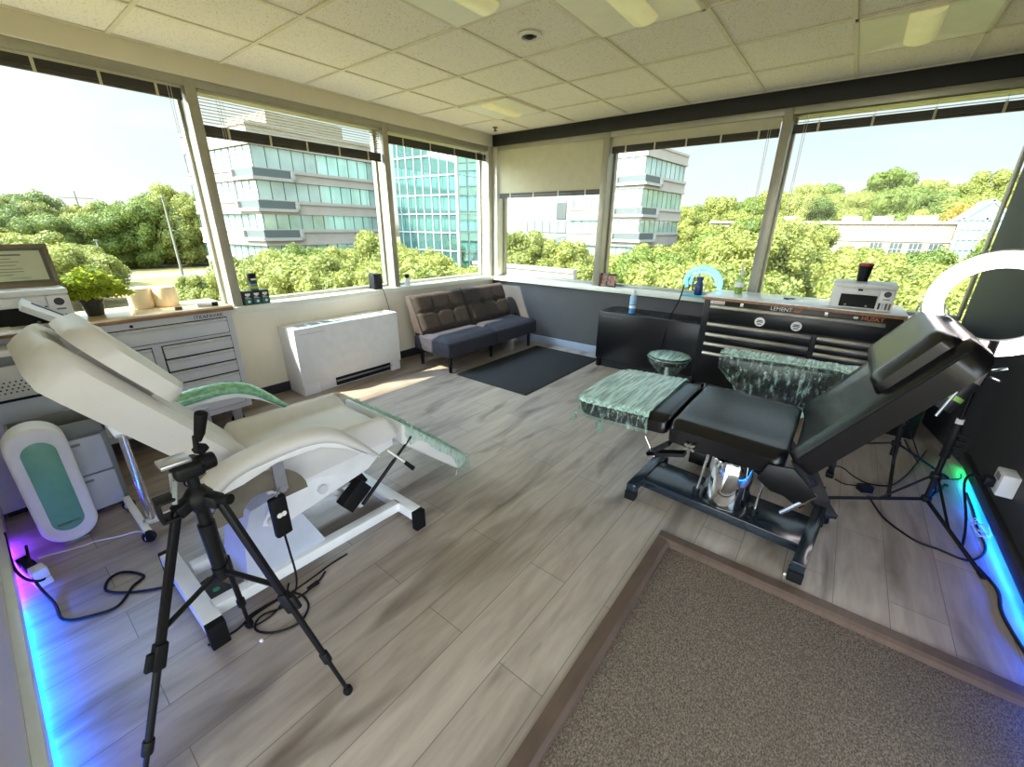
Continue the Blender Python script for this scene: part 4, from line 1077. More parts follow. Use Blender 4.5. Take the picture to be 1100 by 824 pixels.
    def tsheet(u, v):
        s = .458*u; e0 = max(0, 1-s/.075); cut = (1-math.sqrt(max(0,1-e0*e0)))*.07; pi_ = .13*(1-math.sqrt(max(0, 1-max(0, 1-s/.13)**2))); y0, y1 = FY0-.007+pi_, Y1+.007-pi_
        w = min(v, 1-v); h = .0155+.0018*math.sin(v*9+u*70)+.0015*math.sin(u*131-v*5)-.022*max(0, 1-w/.03)**2-cut*.5+.007*math.sin(math.pi*v)
        q = F0+fd*s+fnn*h; return (q.x, y0+(y1-y0)*v, q.z)
    o = B().grid(tsheet, 70, 36).obj('footrest_top_film', 'film', t, 70); o['label'] = 'mint green cling film stretched over the footrest top'
    fl = B()
    def tail(u, v): return (2.84+.01*math.sin(v*9+u*5)-.012*u, FY0+.01+.06*v+.006*math.sin(u*17), .475-.05*u*(1+.4*math.sin(v*13)))
    fl.grid(tail, 6, 10); fl.obj('film_tail', 'film_thin', t, 60)
    B().bar((2.99,-2.56,.45), (2.99,-2.55,.385), .03, .04, .004).obj('film_clip', 'film_thin', t)
    # far armrest wrapped in film, a deep tapered wing
    ay = -1.66
    B().prism([(3.40,.70),(3.44,.725),(4.00,.745),(4.08,.725),(4.08,.69),(3.92,.50),(3.62,.46),(3.41,.655)], 'y', ay-.05, ay+.05, .018, 3).obj('armrest', 'black_leather', t)
    S = []
    P = [(3.385,.71),(3.43,.742),(3.60,.75),(3.80,.757),(4.00,.764),(4.10,.73),(4.10,.68),(3.93,.475),(3.78,.445),(3.61,.44),(3.50,.55),(3.39,.65)]
    for j in range(9):
        v = j/8; y = ay-.062+.124*v; g = 1-.03*math.sin(math.pi*v)
        S.append([(x+.004*math.sin(i*3+j*2), y, z+.004*math.sin(i*5+j*1.3)+.006*math.sin(math.pi*v)*(1 if z > .7 else 0)) for i, (x, z) in enumerate(P)])
    o = B().loft(S).obj('armrest_film', 'film_thin', t, 60); o['label'] = 'cling film wrapped round the far armrest'
    def band(u, v): return (3.39+.70*u, ay-.072+.144*v, .762+.014*u+.0025*math.sin(u*40+v*7)-.012*max(0, abs(v-.5)*2-.8)*5)
    B().grid(band, 40, 8).obj('armrest_top_film', 'film', t, 60)
    rim = [(x, ay-.068, z) for x, z in P]
    B().tube(rim[1:6]+rim[6:11], .005, 6, sub=3).obj('film_edge', 'film', t)
    def low(u, v): return (3.60+.36*u, ay-.07-.02*v, .49-.03*v-.01*u+.006*math.sin(u*30))
    B().grid(low, 20, 4).obj('film_fold', 'film', t, 60)
    B().cyl((3.75,ay,.46), (3.75,-1.96,.47), .016).obj('armrest_post', 'chrome', t)
black_bed()
def stool():
    c = (2.86,-.98,0); t = thing('stool', 'round stool wrapped in blue-green cling film by the black cabinet', 'stool', c)
    B().lathe([(0,.39),(.15,.39),(.17,.40),(.175,.43),(.16,.455),(0,.462)], c, 32).obj('seat', 'black_leather', t)
    S = []; n = 40
    for z, r, a in ((.30,.075,.012),(.33,.10,.012),(.37,.14,.010),(.41,.178,.005),(.44,.184,.003),(.458,.170,.003),(.466,.12,.003),(.468,.05,.002)):
        S.append([(c[0]+(r+a*math.sin(k*2.9+z*40))*math.cos(2*math.pi*k/n), c[1]+(r+a*math.sin(k*2.9+z*40))*math.sin(2*math.pi*k/n), z+a*.3*math.sin(k*1.7)) for k in range(n)])
    B().loft(S[:6], False).obj('skirt_film', 'film_thin', t, 60)
    B().loft(S[4:]).obj('seat_film', 'film', t, 60)
    B().cyl((c[0],c[1],.08), (c[0],c[1],.40), .025).obj('gas_lift', 'chrome', t)
    for k in range(5):
        a = k*2*math.pi/5+.4; e = Vector((c[0]+.24*math.cos(a), c[1]+.24*math.sin(a), .06))
        o = B().bar((c[0],c[1],.085), e, .035, .025, .004).obj('leg', 'black_metal', t)
        B().cyl(e+Vector((-.012,0,-.035)), e+Vector((.012,0,-.035)), .025, None, 14).obj('caster', 'rubber', o)
stool()
def arm_stand():
    t = thing('equipment_stand', 'black metal floor stand lying behind the chrome chair column', 'stand', (3.85,-1.75,0))
    B().bar((3.42,-1.72,.05), (4.10,-1.80,.05), .045, .05, .004).obj('beam', 'black_metal', t)
    B().bar((3.42,-1.90,.055), (3.42,-1.55,.055), .06, .055, .004).box(3.36, 3.50, -1.93, -1.80, .03, .12, .006).obj('rear_foot', 'black_metal', t)
    o = B().bar((3.96,-1.66,.17), (4.09,-1.96,.06), .085, .03, .005).bar((3.93,-1.80,.21), (4.03,-1.88,.10), .06, .05, .005).obj('pedal_arm', 'base_black', t)
    B().bar((4.08,-1.95,.06), (4.13,-2.06,.05), .085, .03, .005).obj('pedal_tip', 'base_black', o)
    B().cyl((4.115,-2.04,0), (4.115,-2.04,.045), .026, .022, 16, .003).obj('rubber_foot', 'rubber', o)
arm_stand()

# ------------------------------------------------------------------ ring light and stands on the right
def light_stand(t, c, h, feet, zj=.14, r=.011, parts=True):
    c = Vector(c)
    B().cyl((c.x,c.y,.10), (c.x,c.y,h*.55), r, None, 14).cyl((c.x,c.y,h*.53), (c.x,c.y,h), r*.75, None, 12).obj('pole', 'black_metal', t)
    B().cyl((c.x,c.y,h*.50), (c.x,c.y,h*.56), r*1.5, None, 14, .003).obj('pole_collar', 'black_plastic', t)
    B().cyl((c.x,c.y,zj-.05), (c.x,c.y,zj-.02), r*1.8, None, 14, .003).obj('lower_hub', 'black_plastic', t)
    B().cyl((c.x,c.y,zj+.09), (c.x,c.y,zj+.13), r*1.9, None, 14, .003).obj('upper_hub', 'black_plastic', t)
    for f in feet:
        f = Vector((f[0], f[1], .008)); d = Vector((f.x-c.x, f.y-c.y, 0)).normalized(); s = c+d*r*1.5+Vector((0,0,zj-.04)); u = c+d*r*1.5+Vector((0,0,zj+.11))
        o = B().bar(s, f, .018, .012, .002).obj('leg', 'black_metal', t)
        m = s+(f-s)*.42; B().bar(u, m, .012, .006, .001).obj('brace', 'black_metal', o)
        B().bar(f-(f-s).normalized()*.03, f+(f-s).normalized()*.006, .021, .015, .003).obj('rubber_tip', 'rubber', o)
def ring_light():
    c = (4.545,-1.60,0); t = thing('ring_light', 'large glowing ring light on a black tripod by the dark wall', 'ring light', c)
    light_stand(t, c, 1.00, [(4.72,-2.065), (4.10,-1.795), (4.70,-1.15)], .13, .013)
    rc = Vector((4.50,-1.62,1.165)); 
    to = (Vector((3.75,-4.5611,.45))-rc); nrm = to.normalized()
    q = nrm.to_track_quat('Z', 'Y').to_matrix().to_4x4(); q.translation = rc
    R = .218; w = .036
    B().lathe([(R-w,0),(R-w*.5,.012),(R+w*.5,.012),(R+w,0),(R+w,-.008),(R-w,-.008),(R-w,0)], (0,0,0), 72, q).obj('diffuser', 'ring_glow', t)
    B().lathe([(R-w-.003,-.006),(R-w-.003,-.03),(R+w+.003,-.03),(R+w+.003,-.006),(R-w-.003,-.006)], (0,0,0), 72, q).obj('ring_housing', 'white_plastic', t)
    sm = q @ Matrix.Rotation(RAD(183), 4, 'Z')
    B().box(R-w, R+w, -.002, .002, .005, .0135, 0, 2, sm).obj('seam', 'grey_ink', t)
    low = rc+(q.to_3x3() @ Vector((0,-1,0)))*(R)
    B().bar((c[0],c[1],.98), tuple(rc+(q.to_3x3() @ Vector((0,-(R+.02),-.03)))), .025, .02, .003).cyl((c[0],c[1],.90), (c[0],c[1],1.0), .018, None, 14).obj('tilt_bracket', 'black_plastic', t)
    k = B().bar((c[0]+.03,c[1]-.01,.86), (c[0]+.075,c[1]-.03,.885), .02, .014, .003).bar((c[0]+.03,c[1]-.01,.83), (c[0]+.07,c[1]-.02,.815), .02, .012, .003); k.obj('clamp_lever', 'chrome', t)
    h = B()
    for i in range(4): h.cyl((c[0]+.012,c[1]-.018,.40+.035*i), (c[0]+.045,c[1]-.022,.395+.035*i), .010, .008, 12)
    h.cyl((c[0],c[1],.36), (c[0],c[1],.56), .021, None, 14, .004); h.obj('height_knobs', 'black_plastic', t)
    B().cyl((c[0],c[1],.555), (c[0],c[1],.585), .016, None, 14).obj('pole_band', 'white_plastic', t)
ring_light()
def hanging_pouch():
    t = thing('spray_bottle', 'black bottle with a lime band clipped beside the ring light pole', 'bottle', (4.50,-1.62,.68))
    B().cyl((4.455,-1.64,.63), (4.525,-1.61,.79), .036, .038, 20, .006).obj('body', 'base_black', t)
    B().cyl((4.480,-1.629,.688), (4.490,-1.625,.710), .0385, None, 20).obj('band', 'lime', t)
    B().cyl((4.525,-1.61,.79), (4.555,-1.597,.86), .034, .014, 18).obj('shoulder', 'satin', t)
    B().bar((4.548,-1.60,.80), (4.566,-1.60,.80), .03, .04, .003).obj('clip', 'black_plastic', t)
    B().cyl((4.44,-1.675,.60), (4.48,-1.66,.74), .007).obj('side_tube', 'alu', t)
hanging_pouch()
def rear_stand():
    c = (4.42,-1.10,0); t = thing('light_stand', 'second black tripod stand behind the reclined black chair', 'tripod', c)
    light_stand(t, c, .86, [(4.41,-1.52), (4.07,-.98), (4.72,-1.02)], .22, .014)
    B().box(4.34, 4.48, -1.17, -1.03, .86, .90, .006).obj('head_plate', 'black_plastic', t)
rear_stand()
def floor_box(x, y, rot, s, label, name='power_adapter', m='black_plastic', h=.035):
    t = thing(name, label, 'power adapter', (x, y, 0)); mm = Matrix.Translation((x, y, 0)) @ Matrix.Rotation(RAD(rot), 4, 'Z')
    B().box(-s[0]/2, s[0]/2, -s[1]/2, s[1]/2, 0, h, .004, 2, mm).obj('case', m, t)
    B().box(-s[0]/2-.012, -s[0]/2, -.006, .006, h*.3, h*.7, .002, 2, mm).obj('strain_relief', 'rubber', t)
floor_box(4.296, -1.535, 35, (.07, .05), 'dark grey power adapter on the floor between the two tripods', h=.04)
def hung_switch():
    t = thing('cable_switch', 'small black switch box standing by the floor cables behind the chair', 'switch', (4.12,-1.47,0))
    B().box(4.105, 4.135, -1.49, -1.45, .03, .11, .006).box(4.1, 4.14, -1.5, -1.44, 0, .03, .004).obj('case', 'black_plastic', t)
    B().tube([(4.12,-1.47,.108),(4.122,-1.47,.15),(4.13,-1.50,.30),(4.12,-1.60,.40)], .004, 6).obj('cable', 'black_plastic', t)
hung_switch()
def outlet():
    t = thing('wall_adapter', 'white plug adapter on the dark right wall', 'adapter', (XR,-1.56,.29))
    B().box(XR-.065, XR, -1.615, -1.50, .225, .345, .006).obj('housing', 'white_plastic', t)
    B().box(XR-.067, XR-.064, -1.59, -1.53, .30, .33, .001).obj('socket_face', 'grey_plastic', t)
    t = thing('power_plug', 'black power plug in the white wall adapter', 'plug', (XR-.08,-1.49,.28))
    B().box(XR-.105, XR-.067, -1.575, -1.52, .245, .295, .006).obj('plug_body', 'black_plastic', t)
    B().tube([(XR-.105,-1.55,.27),(XR-.14,-1.52,.27),(XR-.15,-1.50,.20),(XR-.12,-1.62,.06),(XR-.14,-1.80,.008),(XR-.16,-1.86,.006)], .006, 8).obj('cable', 'black_plastic', t)
outlet()

# ------------------------------------------------------------------ left corner equipment
def panel_cabinet():
    t = thing('perforated_cabinet', 'white steel cabinet with a perforated panel beside the air purifier', 'cabinet', (.58,-4.6,0))
    B().box(.50, .66, -4.80, -4.40, .02, .62, .005).obj('cabinet_body', 'pale_blue', t)
    B().box(.50, .68, -4.80, -4.39, .63, .80, .006).obj('vent_panel', 'grey_steel', t)
    h = B()
    for i in range(4):
        for j in range(20): h.cyl((.6795,-4.79+.02*j+(.01 if i % 2 else 0),.665+.018*i), (.6808,-4.79+.02*j+(.01 if i % 2 else 0),.665+.018*i), .0042, None, 8)
    h.obj('perforations', 'gap', t, 0)
    B().box(.50, .66, -4.80, -4.40, .80, .85, .003).obj('recess', 'grey_plastic', t)
    B().box(.49, .685, -4.805, -4.385, .85, .88, .004).obj('top_lip', 'white_metal', t)
    B().box(.50, .672, -4.80, -4.395, .615, .632, .001).obj('shadow_gap', 'gap', t)
    B().box(.50, .67, -4.78, -4.42, 0, .022, .002).obj('plinth', 'gap', t)
panel_cabinet()
def drawer_cart():
    t = thing('drawer_cart', 'pale plastic drawer cart with grey edges and a grey tray on top', 'drawer cart', (.88,-4.46,0))
    x0, x1, y0, y1 = .76, 1.0, -4.66, -4.335
    B().box(x0, x1-.012, y0, y1, .02, .455, .006).obj('shell', 'grey_plastic', t)
    for z0, z1 in ((.025,.232),(.24,.445)):
        d = B().box(x1-.02, x1+.004, y0+.004, y1-.022, z0, z1, .008, 3).obj('drawer', 'pale_blue', t)
        B().box(x1+.002, x1+.009, y0+.09, y1-.11, z1-.035, z1-.02, .003).obj('handle', 'grey_plastic', d)
    tr = B().box(x0, x1, y0, y1, .455, .462, .002)
    for a in ((x0, x0+.012, y0, y1), (x1-.012, x1, y0, y1), (x0, x1, y0, y0+.012), (x0, x1, y1-.012, y1)): tr.box(*a, .455, .535, .003)
    tr.obj('top_tray', 'grey_plastic', t)
    for x in (x0+.04, x1-.05):
        for y in (y0+.04, y1-.04): B().cyl((x, y, 0), (x, y, .022), .016).obj('foot', 'rubber', t)
drawer_cart()
def purifier():
    t = thing('air_purifier', 'white oval air purifier with a mint green front by the left wall', 'air purifier', (1.13,-4.585,0))
    def oval(hw, z0, z1, n=14):
        r = hw; P = []
        for k in range(n+1): a = math.pi*k/n; P.append((-4.585+r*math.cos(a), z1-r+r*math.sin(a)))
        for k in range(n+1): a = math.pi+math.pi*k/n; P.append((-4.585+r*math.cos(a), z0+r+r*math.sin(a)))
        return P
    B().prism(oval(.100,.012,.625), 'x', 1.07, 1.21, .022, 4).obj('body', 'white_plastic', t)
    B().prism(oval(.056,.085,.555), 'x', 1.205, 1.2155, .003, 2).obj('front_panel', 'mint', t)
    textmesh('lettering', 'MORENTO', .016, 'print', t, frame_at((1.2165, -4.585, .125), (0,1,0), (0,0,1)))
    B().box(1.08, 1.20, -4.63, -4.54, 0, .016, .003).obj('base', 'grey_plastic', t)
purifier()
def rolling_stand():
    t = thing('instrument_stand', 'chrome-legged rolling stand between the bed and the drawer cart', 'rolling stand', (1.38,-4.28,0))
    f = B().bar((1.06,-4.36,.065), (1.50,-4.36,.065), .03, .025, .003).bar((1.06,-4.08,.065), (1.50,-4.08,.065), .03, .025, .003).bar((1.40,-4.36,.065), (1.40,-4.08,.065), .03, .025, .003)
    f.obj('base_frame', 'white_metal', t)
    for x, y in ((1.40,-4.32),(1.345,-4.32)):
        B().cyl((x,y,.07), (x,y,.60), .014, None, 14).obj('upright', 'chrome', t)
    B().box(1.20, 1.55, -4.36, -4.06, .60, .615, .004).obj('tray', 'white_metal', t)
    for x, y in ((1.07,-4.36),(1.47,-4.36),(1.07,-4.08),(1.47,-4.08)):
        o = B().cyl((x-.012,y,.028), (x+.012,y,.028), .028, None, 18, .003).obj('caster', 'black_plastic', t)
        B().cyl((x+.0125,y,.028), (x+.014,y,.028), .02, None, 16).obj('hub_cap', 'pale_blue', o)
    B().cyl((1.50,-4.36,.066), (1.56,-4.365,.062), .016, .018, 14, .003).obj('end_grip', 'rubber', t)
rolling_stand()
def power_strip():
    t = thing('power_strip', 'white power strip with plugs on the floor under the purple glow', 'power strip', (1.37,-4.745,0))
    m = Matrix.Translation((1.36,-4.742,0)) @ Matrix.Rotation(RAD(12), 4, 'Z')
    B().box(-.14, .11, -.026, .026, 0, .035, .005, 2, m).obj('strip_body', 'white_plastic', t)
    for x in (-.08, -.02): B().box(x-.02, x+.02, -.02, .02, .035, .07, .004, 2, m).obj('plug', 'black_plastic', t)
    B().box(.045, .105, -.022, .026, .035, .085, .006, 2, m).obj('white_plug', 'white_plastic', t)
power_strip()

# ------------------------------------------------------------------ cords on the floor
CORDS = {
    'cordB': [(1.25,-4.735),(1.452,-4.743),(1.627,-4.712),(1.767,-4.700),(1.832,-4.620),(1.848,-4.550),(1.770,-4.489),(1.732,-4.444),(1.635,-4.495),(1.639,-4.544),(1.715,-4.564),(1.802,-4.503),(1.865,-4.429),(1.90,-4.375)],
    'cordA': [(1.45,-4.705),(1.47,-4.735),(1.434,-4.765),(1.35,-4.785),(1.22,-4.79),(1.03,-4.79)],
    'white': [(1.22,-4.72),(1.24,-4.66),(1.27,-4.58),(1.275,-4.531),(1.32,-4.449),(1.34,-4.39),(1.40,-4.35)],
    'loop': [(2.341,-3.924),(2.379,-3.996),(2.385,-4.125),(2.359,-4.194),(2.374,-4.234),(2.418,-4.244),(2.478,-4.202),(2.507,-4.129),(2.467,-4.067),(2.394,-4.053),(2.34,-4.078),(2.325,-4.142),(2.32,-4.229),(2.335,-4.252),(2.35,-4.30),(2.335,-4.385)],
    'loop2': [(2.318,-3.80),(2.318,-3.886),(2.328,-3.966),(2.335,-4.068),(2.33,-4.145),(2.33,-4.203),(2.34,-4.249),(2.38,-4.256),(2.385,-4.17),(2.346,-4.11)],
    'adapt3': [(4.315,-1.60),(4.374,-1.793),(4.449,-1.892),(4.512,-1.941),(4.583,-1.944),(4.662,-1.963),(4.705,-1.936),(4.749,-1.861),(4.776,-1.755),(4.771,-1.632),(4.787,-1.395),(4.79,-1.174)],
    'adapt2': [(4.060,-1.382),(4.172,-1.296),(4.245,-1.385),(4.322,-1.426),(4.43,-1.36),(4.512,-1.156),(4.574,-.939),(4.66,-.62)],
    'adapt': [(4.262,-1.50),(4.20,-1.53),(4.15,-1.50)],
    'right': [(4.713,-1.992),(4.753,-2.128),(4.739,-2.269),(4.746,-2.379),(4.769,-2.52)],
    'behind': [(4.546,-.50),(4.555,-.60),(4.577,-.773),(4.592,-.892)],
    'greencord': [(4.63,-1.09),(4.742,-1.024),(4.790,-.969),(4.80,-.90)],
}
def cord(key, label, m='black_plastic', r=.0045, lift=None, plug=None):
    P = CORDS[key]; pts = [(x, y, r+.001+(lift(i/(len(P)-1)) if lift else 0)) for i, (x, y) in enumerate(P)]
    t = thing('power_cable', label, 'cord', pts[0])
    B().tube(pts, r, 7, sub=5).obj('cable', m, t)
    if plug:
        a, b_ = Vector(pts[plug]), Vector(pts[plug+1]); d = (b_-a).normalized()
        B().cyl(a-d*.02+Vector((0,0,.006)), a+d*.03+Vector((0,0,.006)), .011, .008, 12, .002).obj('connector', 'rubber', t)
cord('cordB', 'long black cord looping over the floor toward the bed base', r=.0055, lift=lambda u: .10*max(0, 1-u*8))
cord('cordA', 'black cord bending behind the white power strip', r=.0055, lift=lambda u: .09*u+.02*(1-u))
cord('white', 'thin white cord on the floor in front of the air purifier', 'cord_white', .004)
cord('loop', 'coiled black cord at the near bed foot', plug=1)
cord('loop2', 'thin black cord running along the bed base rail', r=.0035)
cord('adapt3', 'black cord curving from the adapter past the ring light leg', r=.005)
cord('adapt2', 'thin black cord wandering behind the rear tripod stand', r=.0035)
cord('adapt', 'short black cord between adapter and switch box', r=.0035)
cord('right', 'black cord along the blue glowing edge of the floor', r=.007)
cord('behind', 'short dark cord near the narrow black cabinet', r=.004)
cord('greencord', 'short black cord reaching the green glowing floor edge', r=.004)
def wire_tangle():
    t = thing('coiled_wire', 'thin pale wire bundle in the blue glow at the right wall', 'wire', (4.78,-1.60,0))
    rnd = random.Random(4); pts = []
    for k in range(40):
        a = k*.62; r = .03+.03*rnd.random(); pts.append((4.775+r*.7*math.cos(a), -1.62+r*1.5*math.sin(a), .008+.03*rnd.random()))
    B().tube(pts, .0022, 5, sub=3).obj('wire', 'cord_white', t)
wire_tangle()
def led(name, pts_list, label):
    t = thing(name, label, 'LED strip', pts_list[0][1])
    for m, a, b_ in pts_list: B().bar(a, b_, .012, .007, .001).obj('lit_segment', m, t, 0)
x = XR-.014
led('light_strip', [('led_green',(x,-.78,.0405),(x,-1.02,.0405)),('led_cyan',(x,-1.02,.0405),(x,-1.40,.0405)),('led_blue',(x,-1.40,.0405),(x,-3.2,.0405))], 'LED strip glowing green and blue along the right wall base')
led('light_strip', [('led_purple',(.95,-4.804,.0405),(1.52,-4.804,.0405)),('led_blue',(1.52,-4.804,.0405),(2.70,-4.804,.0405))], 'LED strip glowing purple and blue along the near wall base')
for i, (x, y, lb) in enumerate(((2.472,-4.252,'white crumb on the floor beside the tripod foot'),(4.0,-2.616,'tiny white scrap on the floor by the black chair base'))):
    b = bmesh.new(); bmesh.ops.create_icosphere(b, subdivisions=2, radius=.008); q = B(); 
    for v in b.verts: v.co *= random.Random(v.index).uniform(.75, 1.15)
    q._add(b, Matrix.Translation((x, y, .0065))); tag(q.obj('paper_scrap', 'paper'), lb, 'scrap')
# ------------------------------------------------------------------ the world outside
GZ = -7.5
def terrain(x, y):
    s = lambda a, b, v: (lambda q: q*q*(3-2*q))(max(0., min(1., (v-a)/(b-a))))
    return GZ+11*s(104, 150, y)*s(-60, -10, x)+1.0*s(-110, -150, x)
def outside():
    b = B()
    b.grid(lambda u, v: (-260+480*u, -60+330*v, terrain(-260+480*u, -60+330*v)), 80, 60)
    struct('ground', b, 'meadow', 60)
    r = B(); 
    r.grid(lambda u, v: (-104+9*v+6*math.sin(u*3), -10+70*u, GZ+.06), 20, 2)
    struct('road', r, 'asphalt')
outside()
def rect_block(name, label, corner, la, lb, z0, zr, bands, ax=-.10):
    """office block: corner point, faces along +a (right) and +b (left)"""
    a = Vector((ax,1,0)).normalized(); b = Vector((-1,ax,0)).normalized()
    t = thing(name, label, 'building', (corner[0], corner[1], z0)); c = Vector((corner[0], corner[1], 0))
    m = Matrix((a, b, Vector((0,0,1)))).transposed().to_4x4(); m.translation = c     # local x along a, y along b
    def bx(bb, x0, x1, y0, y1, q0, q1, bev=0): bb.box(x0, x1, y0, y1, q0, q1, bev, 2, m)
    w = B(); bx(w, .9, la, .9, lb, z0, zr-.6); w.obj('core', 'facade_glass', t, 0)
    zs = [zr]+[v for p in bands for v in p]+[z0]
    sp = B()
    for i in range(0, len(zs)-1, 2):
        zt, zb = zs[i], zs[i+1]
        bx(sp, .0, la, .0, lb, zb, zt); bx(sp, -.12, la, -.12, lb, zt-.35, zt-.02)
        bx(sp, -.12, la, -.12, lb, zb+.02, zb+.3)
    sp.obj('spandrel', 'concrete', t, 0)
    for zt, zb in bands:
        g = B(); bx(g, .25, la-.05, .25, lb-.05, zb-.02, zt+.02); o = g.obj('window_band', 'facade_glass', t, 0)
        k = B(); n = int(la/1.7)
        for i in range(n+1): bx(k, .25+i*1.7-.04, .25+i*1.7+.04, .2, .26, zb, zt)
        n = int(lb/1.7)
        for i in range(n+1): bx(k, .2, .26, .25+i*1.7-.04, .25+i*1.7+.04, zb, zt)
        k.obj('glazing_bars', 'mull_dark', o, 0)
        # corner balcony: a recess and a white parapet wrapping the corner
        r = B(); bx(r, -.16, 4.6, -.16, 4.2, zb-1.05, zb-.12); r.obj('balcony_recess', 'recess', t, 0)
        p = B(); bx(p, -.5, 5.0, -.5, 4.6, zb-1.42, zb-1.05); bx(p, 4.6, 5.0, -.5, 0, zb-1.42, zb-.2); bx(p, -.5, 0, 4.2, 4.6, zb-1.42, zb-.2); bx(p, 5.0, la, -.2, 0, zb-.42, zb-.16); p.obj('balcony_parapet', 'concrete_white', t, 0)
    rf = B(); bx(rf, 1.2, la-1, 1.2, lb-1, zr, zr+.3); bx(rf, 5, la-4, 4, lb-3, zr+.3, zr+2.4); rf.obj('roof', 'roof_gravel', t, 0)
    return t
bands = [(10.3,7.95),(6.5,4.35),(2.65,.85),(-1.2,-3.1),(-5.0,-6.8)]
rect_block('office_block', 'beige office block with green glass bands seen through the left windows', (-55.0, 20.0), 20.5, 17., GZ, 12.7, bands)
rect_block('office_block', 'beige office block with green glass bands seen through the middle back window', (-21.6, 58.6), 14.5, 13., GZ, 12.7, [(11.0,8.75),(6.85,4.45),(2.6,.9),(-1.2,-3.1),(-5.0,-6.8)], .08)
def glass_block():
    a = Vector((-.10,.995,0)).normalized(); b = Vector((-.995,-.10,0)).normalized()
    t = thing('glass_block', 'curtain-wall office block of mirror glass with white glazing grid', 'building', (-42, 41, GZ))
    m = Matrix((a, b, Vector((0,0,1)))).transposed().to_4x4(); m.translation = (-42.0, 41.4, 0)
    B().box(0, 9, 0, 12.2, GZ, 16.5, 0, 2, m).obj('glass_skin', 'facade_mirror', t, 0)
    g = B(); z = -7.2
    while z < 16.6: g.box(-.12, .0, -.12, 12.2, z-.09, z+.09, 0, 2, m); g.box(-.12, 9, -.12, 0, z-.05, z+.05, 0, 2, m); z += 2.58
    y = 0
    while y < 12.2: g.box(-.12, 0, y-.07, y+.07, GZ, 16.5, 0, 2, m); y += 1.62
    x = 2.4
    while x < 9: g.box(x-.07, x+.07, -.12, 0, GZ, 16.5, 0, 2, m); x += 2.4
    g.box(-.2, .2, -.2, .2, GZ, 16.5, 0, 2, m); g.obj('glazing_grid', 'mull_white', t, 0)
    B().box(-.2, 9.2, -.2, 12.4, 16.5, 17.1, 0, 2, m).obj('parapet', 'concrete_white', t, 0)
glass_block()
def pale_block():
    t = thing('pale_block', 'long pale office wing with a narrow glazed slot behind the trees', 'building', (-38, 64, GZ))
    B().box(-58, -36.4, 64.0, 84, GZ, 15.5).obj('wall', 'concrete_white', t, 0)
    B().box(-39.6, -37.6, 63.9, 64.0, 2.9, 15).obj('glazed_slot', 'facade_glass', t, 0)
    B().box(-39.6, -37.6, 63.85, 63.95, 2.9, 5.6).obj('slot_panel', 'recess', t, 0)
    B().box(-46, -36.6, 63.86, 64.0, .6, 2.6).obj('window_band', 'facade_glass', t, 0)
    k = B()
    for i in range(6): k.box(-46+1.7*i, -45.9+1.7*i, 63.8, 63.9, .6, 2.6)
    k.obj('glazing_bars', 'mull_dark', t, 0)
    B().box(-58.2, -36.2, 63.7, 84, 15.5, 16.1).obj('parapet', 'concrete', t, 0)
pale_block()
def low_wall():
    t = thing('parking_wall', 'low pale parapet wall among the trees below the corner window', 'wall', (-30, 37, GZ))
    B().bar((-33,35.0,-4.6), (-18,34.0,-4.6), .5, 3.4).obj('wall', 'concrete', t, 0)
    B().bar((-33,35.0,-2.75), (-18,34.0,-2.75), .8, .35).obj('coping', 'concrete_white', t, 0)
low_wall()
def low_building():
    t = thing('low_building', 'long low beige building with a glass atrium beyond the trees', 'building', (10, 100, -4))
    B().box(-22, 16.8, 100, 116, GZ, 2.7).obj('wall', 'sandstone', t, 0)
    B().box(-22.3, 17.1, 99.7, 116.3, 2.7, 3.15).obj('parapet', 'concrete', t, 0)
    B().box(-22.1, 16.9, 99.85, 100, -.25, .0).obj('cornice', 'concrete', t, 0)
    for x in (6.2, 9.0, 11.6, 14.2):
        o = B().box(x, x+1.9, 99.9, 100.05, -2.6, -.5).obj('window', 'dark_win', t, 0)
        k = B()
        for i in range(4): k.box(x+.05+.6*i-.05, x+.05+.6*i+.05, 99.84, 99.92, -2.6, -.5)
        k.box(x, x+1.9, 99.84, 99.92, -1.6, -1.5); k.obj('glazing_bars', 'concrete', o, 0)
    for x, w in ((-9, 2.4), (1.0, 3.0), (5.6, 3.0), (10.6, 4.0)):
        B().box(x, x+w, 103, 106, 3.15, 4.1, .05).obj('roof_unit', 'concrete', t, 0)
    A = B()
    x0, x1, y0, zb, ze, zp = 16.9, 22.4, 97.5, GZ, 3.5, 6.3; xm = (x0+x1)/2
    A.prism([(x0,zb),(x1,zb),(x1,ze),(xm,zp),(x0,ze)], 'y', y0, y0+12); A.obj('atrium_glass', 'atrium_glass', t, 0)
    f = B()
    for p, q in (((x0,ze),(xm,zp)),((xm,zp),(x1,ze)),((x0,ze),(x1,ze)),((x0,zb),(x0,ze)),((x1,zb),(x1,ze)),((xm,zb),(xm,zp))):
        f.bar((p[0],y0-.1,p[1]), (q[0],y0-.1,q[1]), .3, .3)
    for i in range(1, 8): 
        xx = x0+(x1-x0)*i/8; f.bar((xx,y0-.1,zb), (xx,y0-.1,ze), .14, .14)
    for z in (2.0,.4,-1.2,-2.8): f.bar((x0,y0-.1,z), (x1,y0-.1,z), .16, .16)
    f.bar((x0,y0,ze), (x0,y0+12,ze), .3, .3).bar((xm,y0,zp), (xm,y0+12,zp), .3, .3)
    for i in range(6): f.bar((x0,y0+2*i,zb), (x0,y0+2*i,ze), .15, .15).bar((x0,y0+2*i,ze), (xm,y0+2*i,zp), .15, .15)
    f.obj('atrium_frame', 'mull_white', t, 0)
low_building()
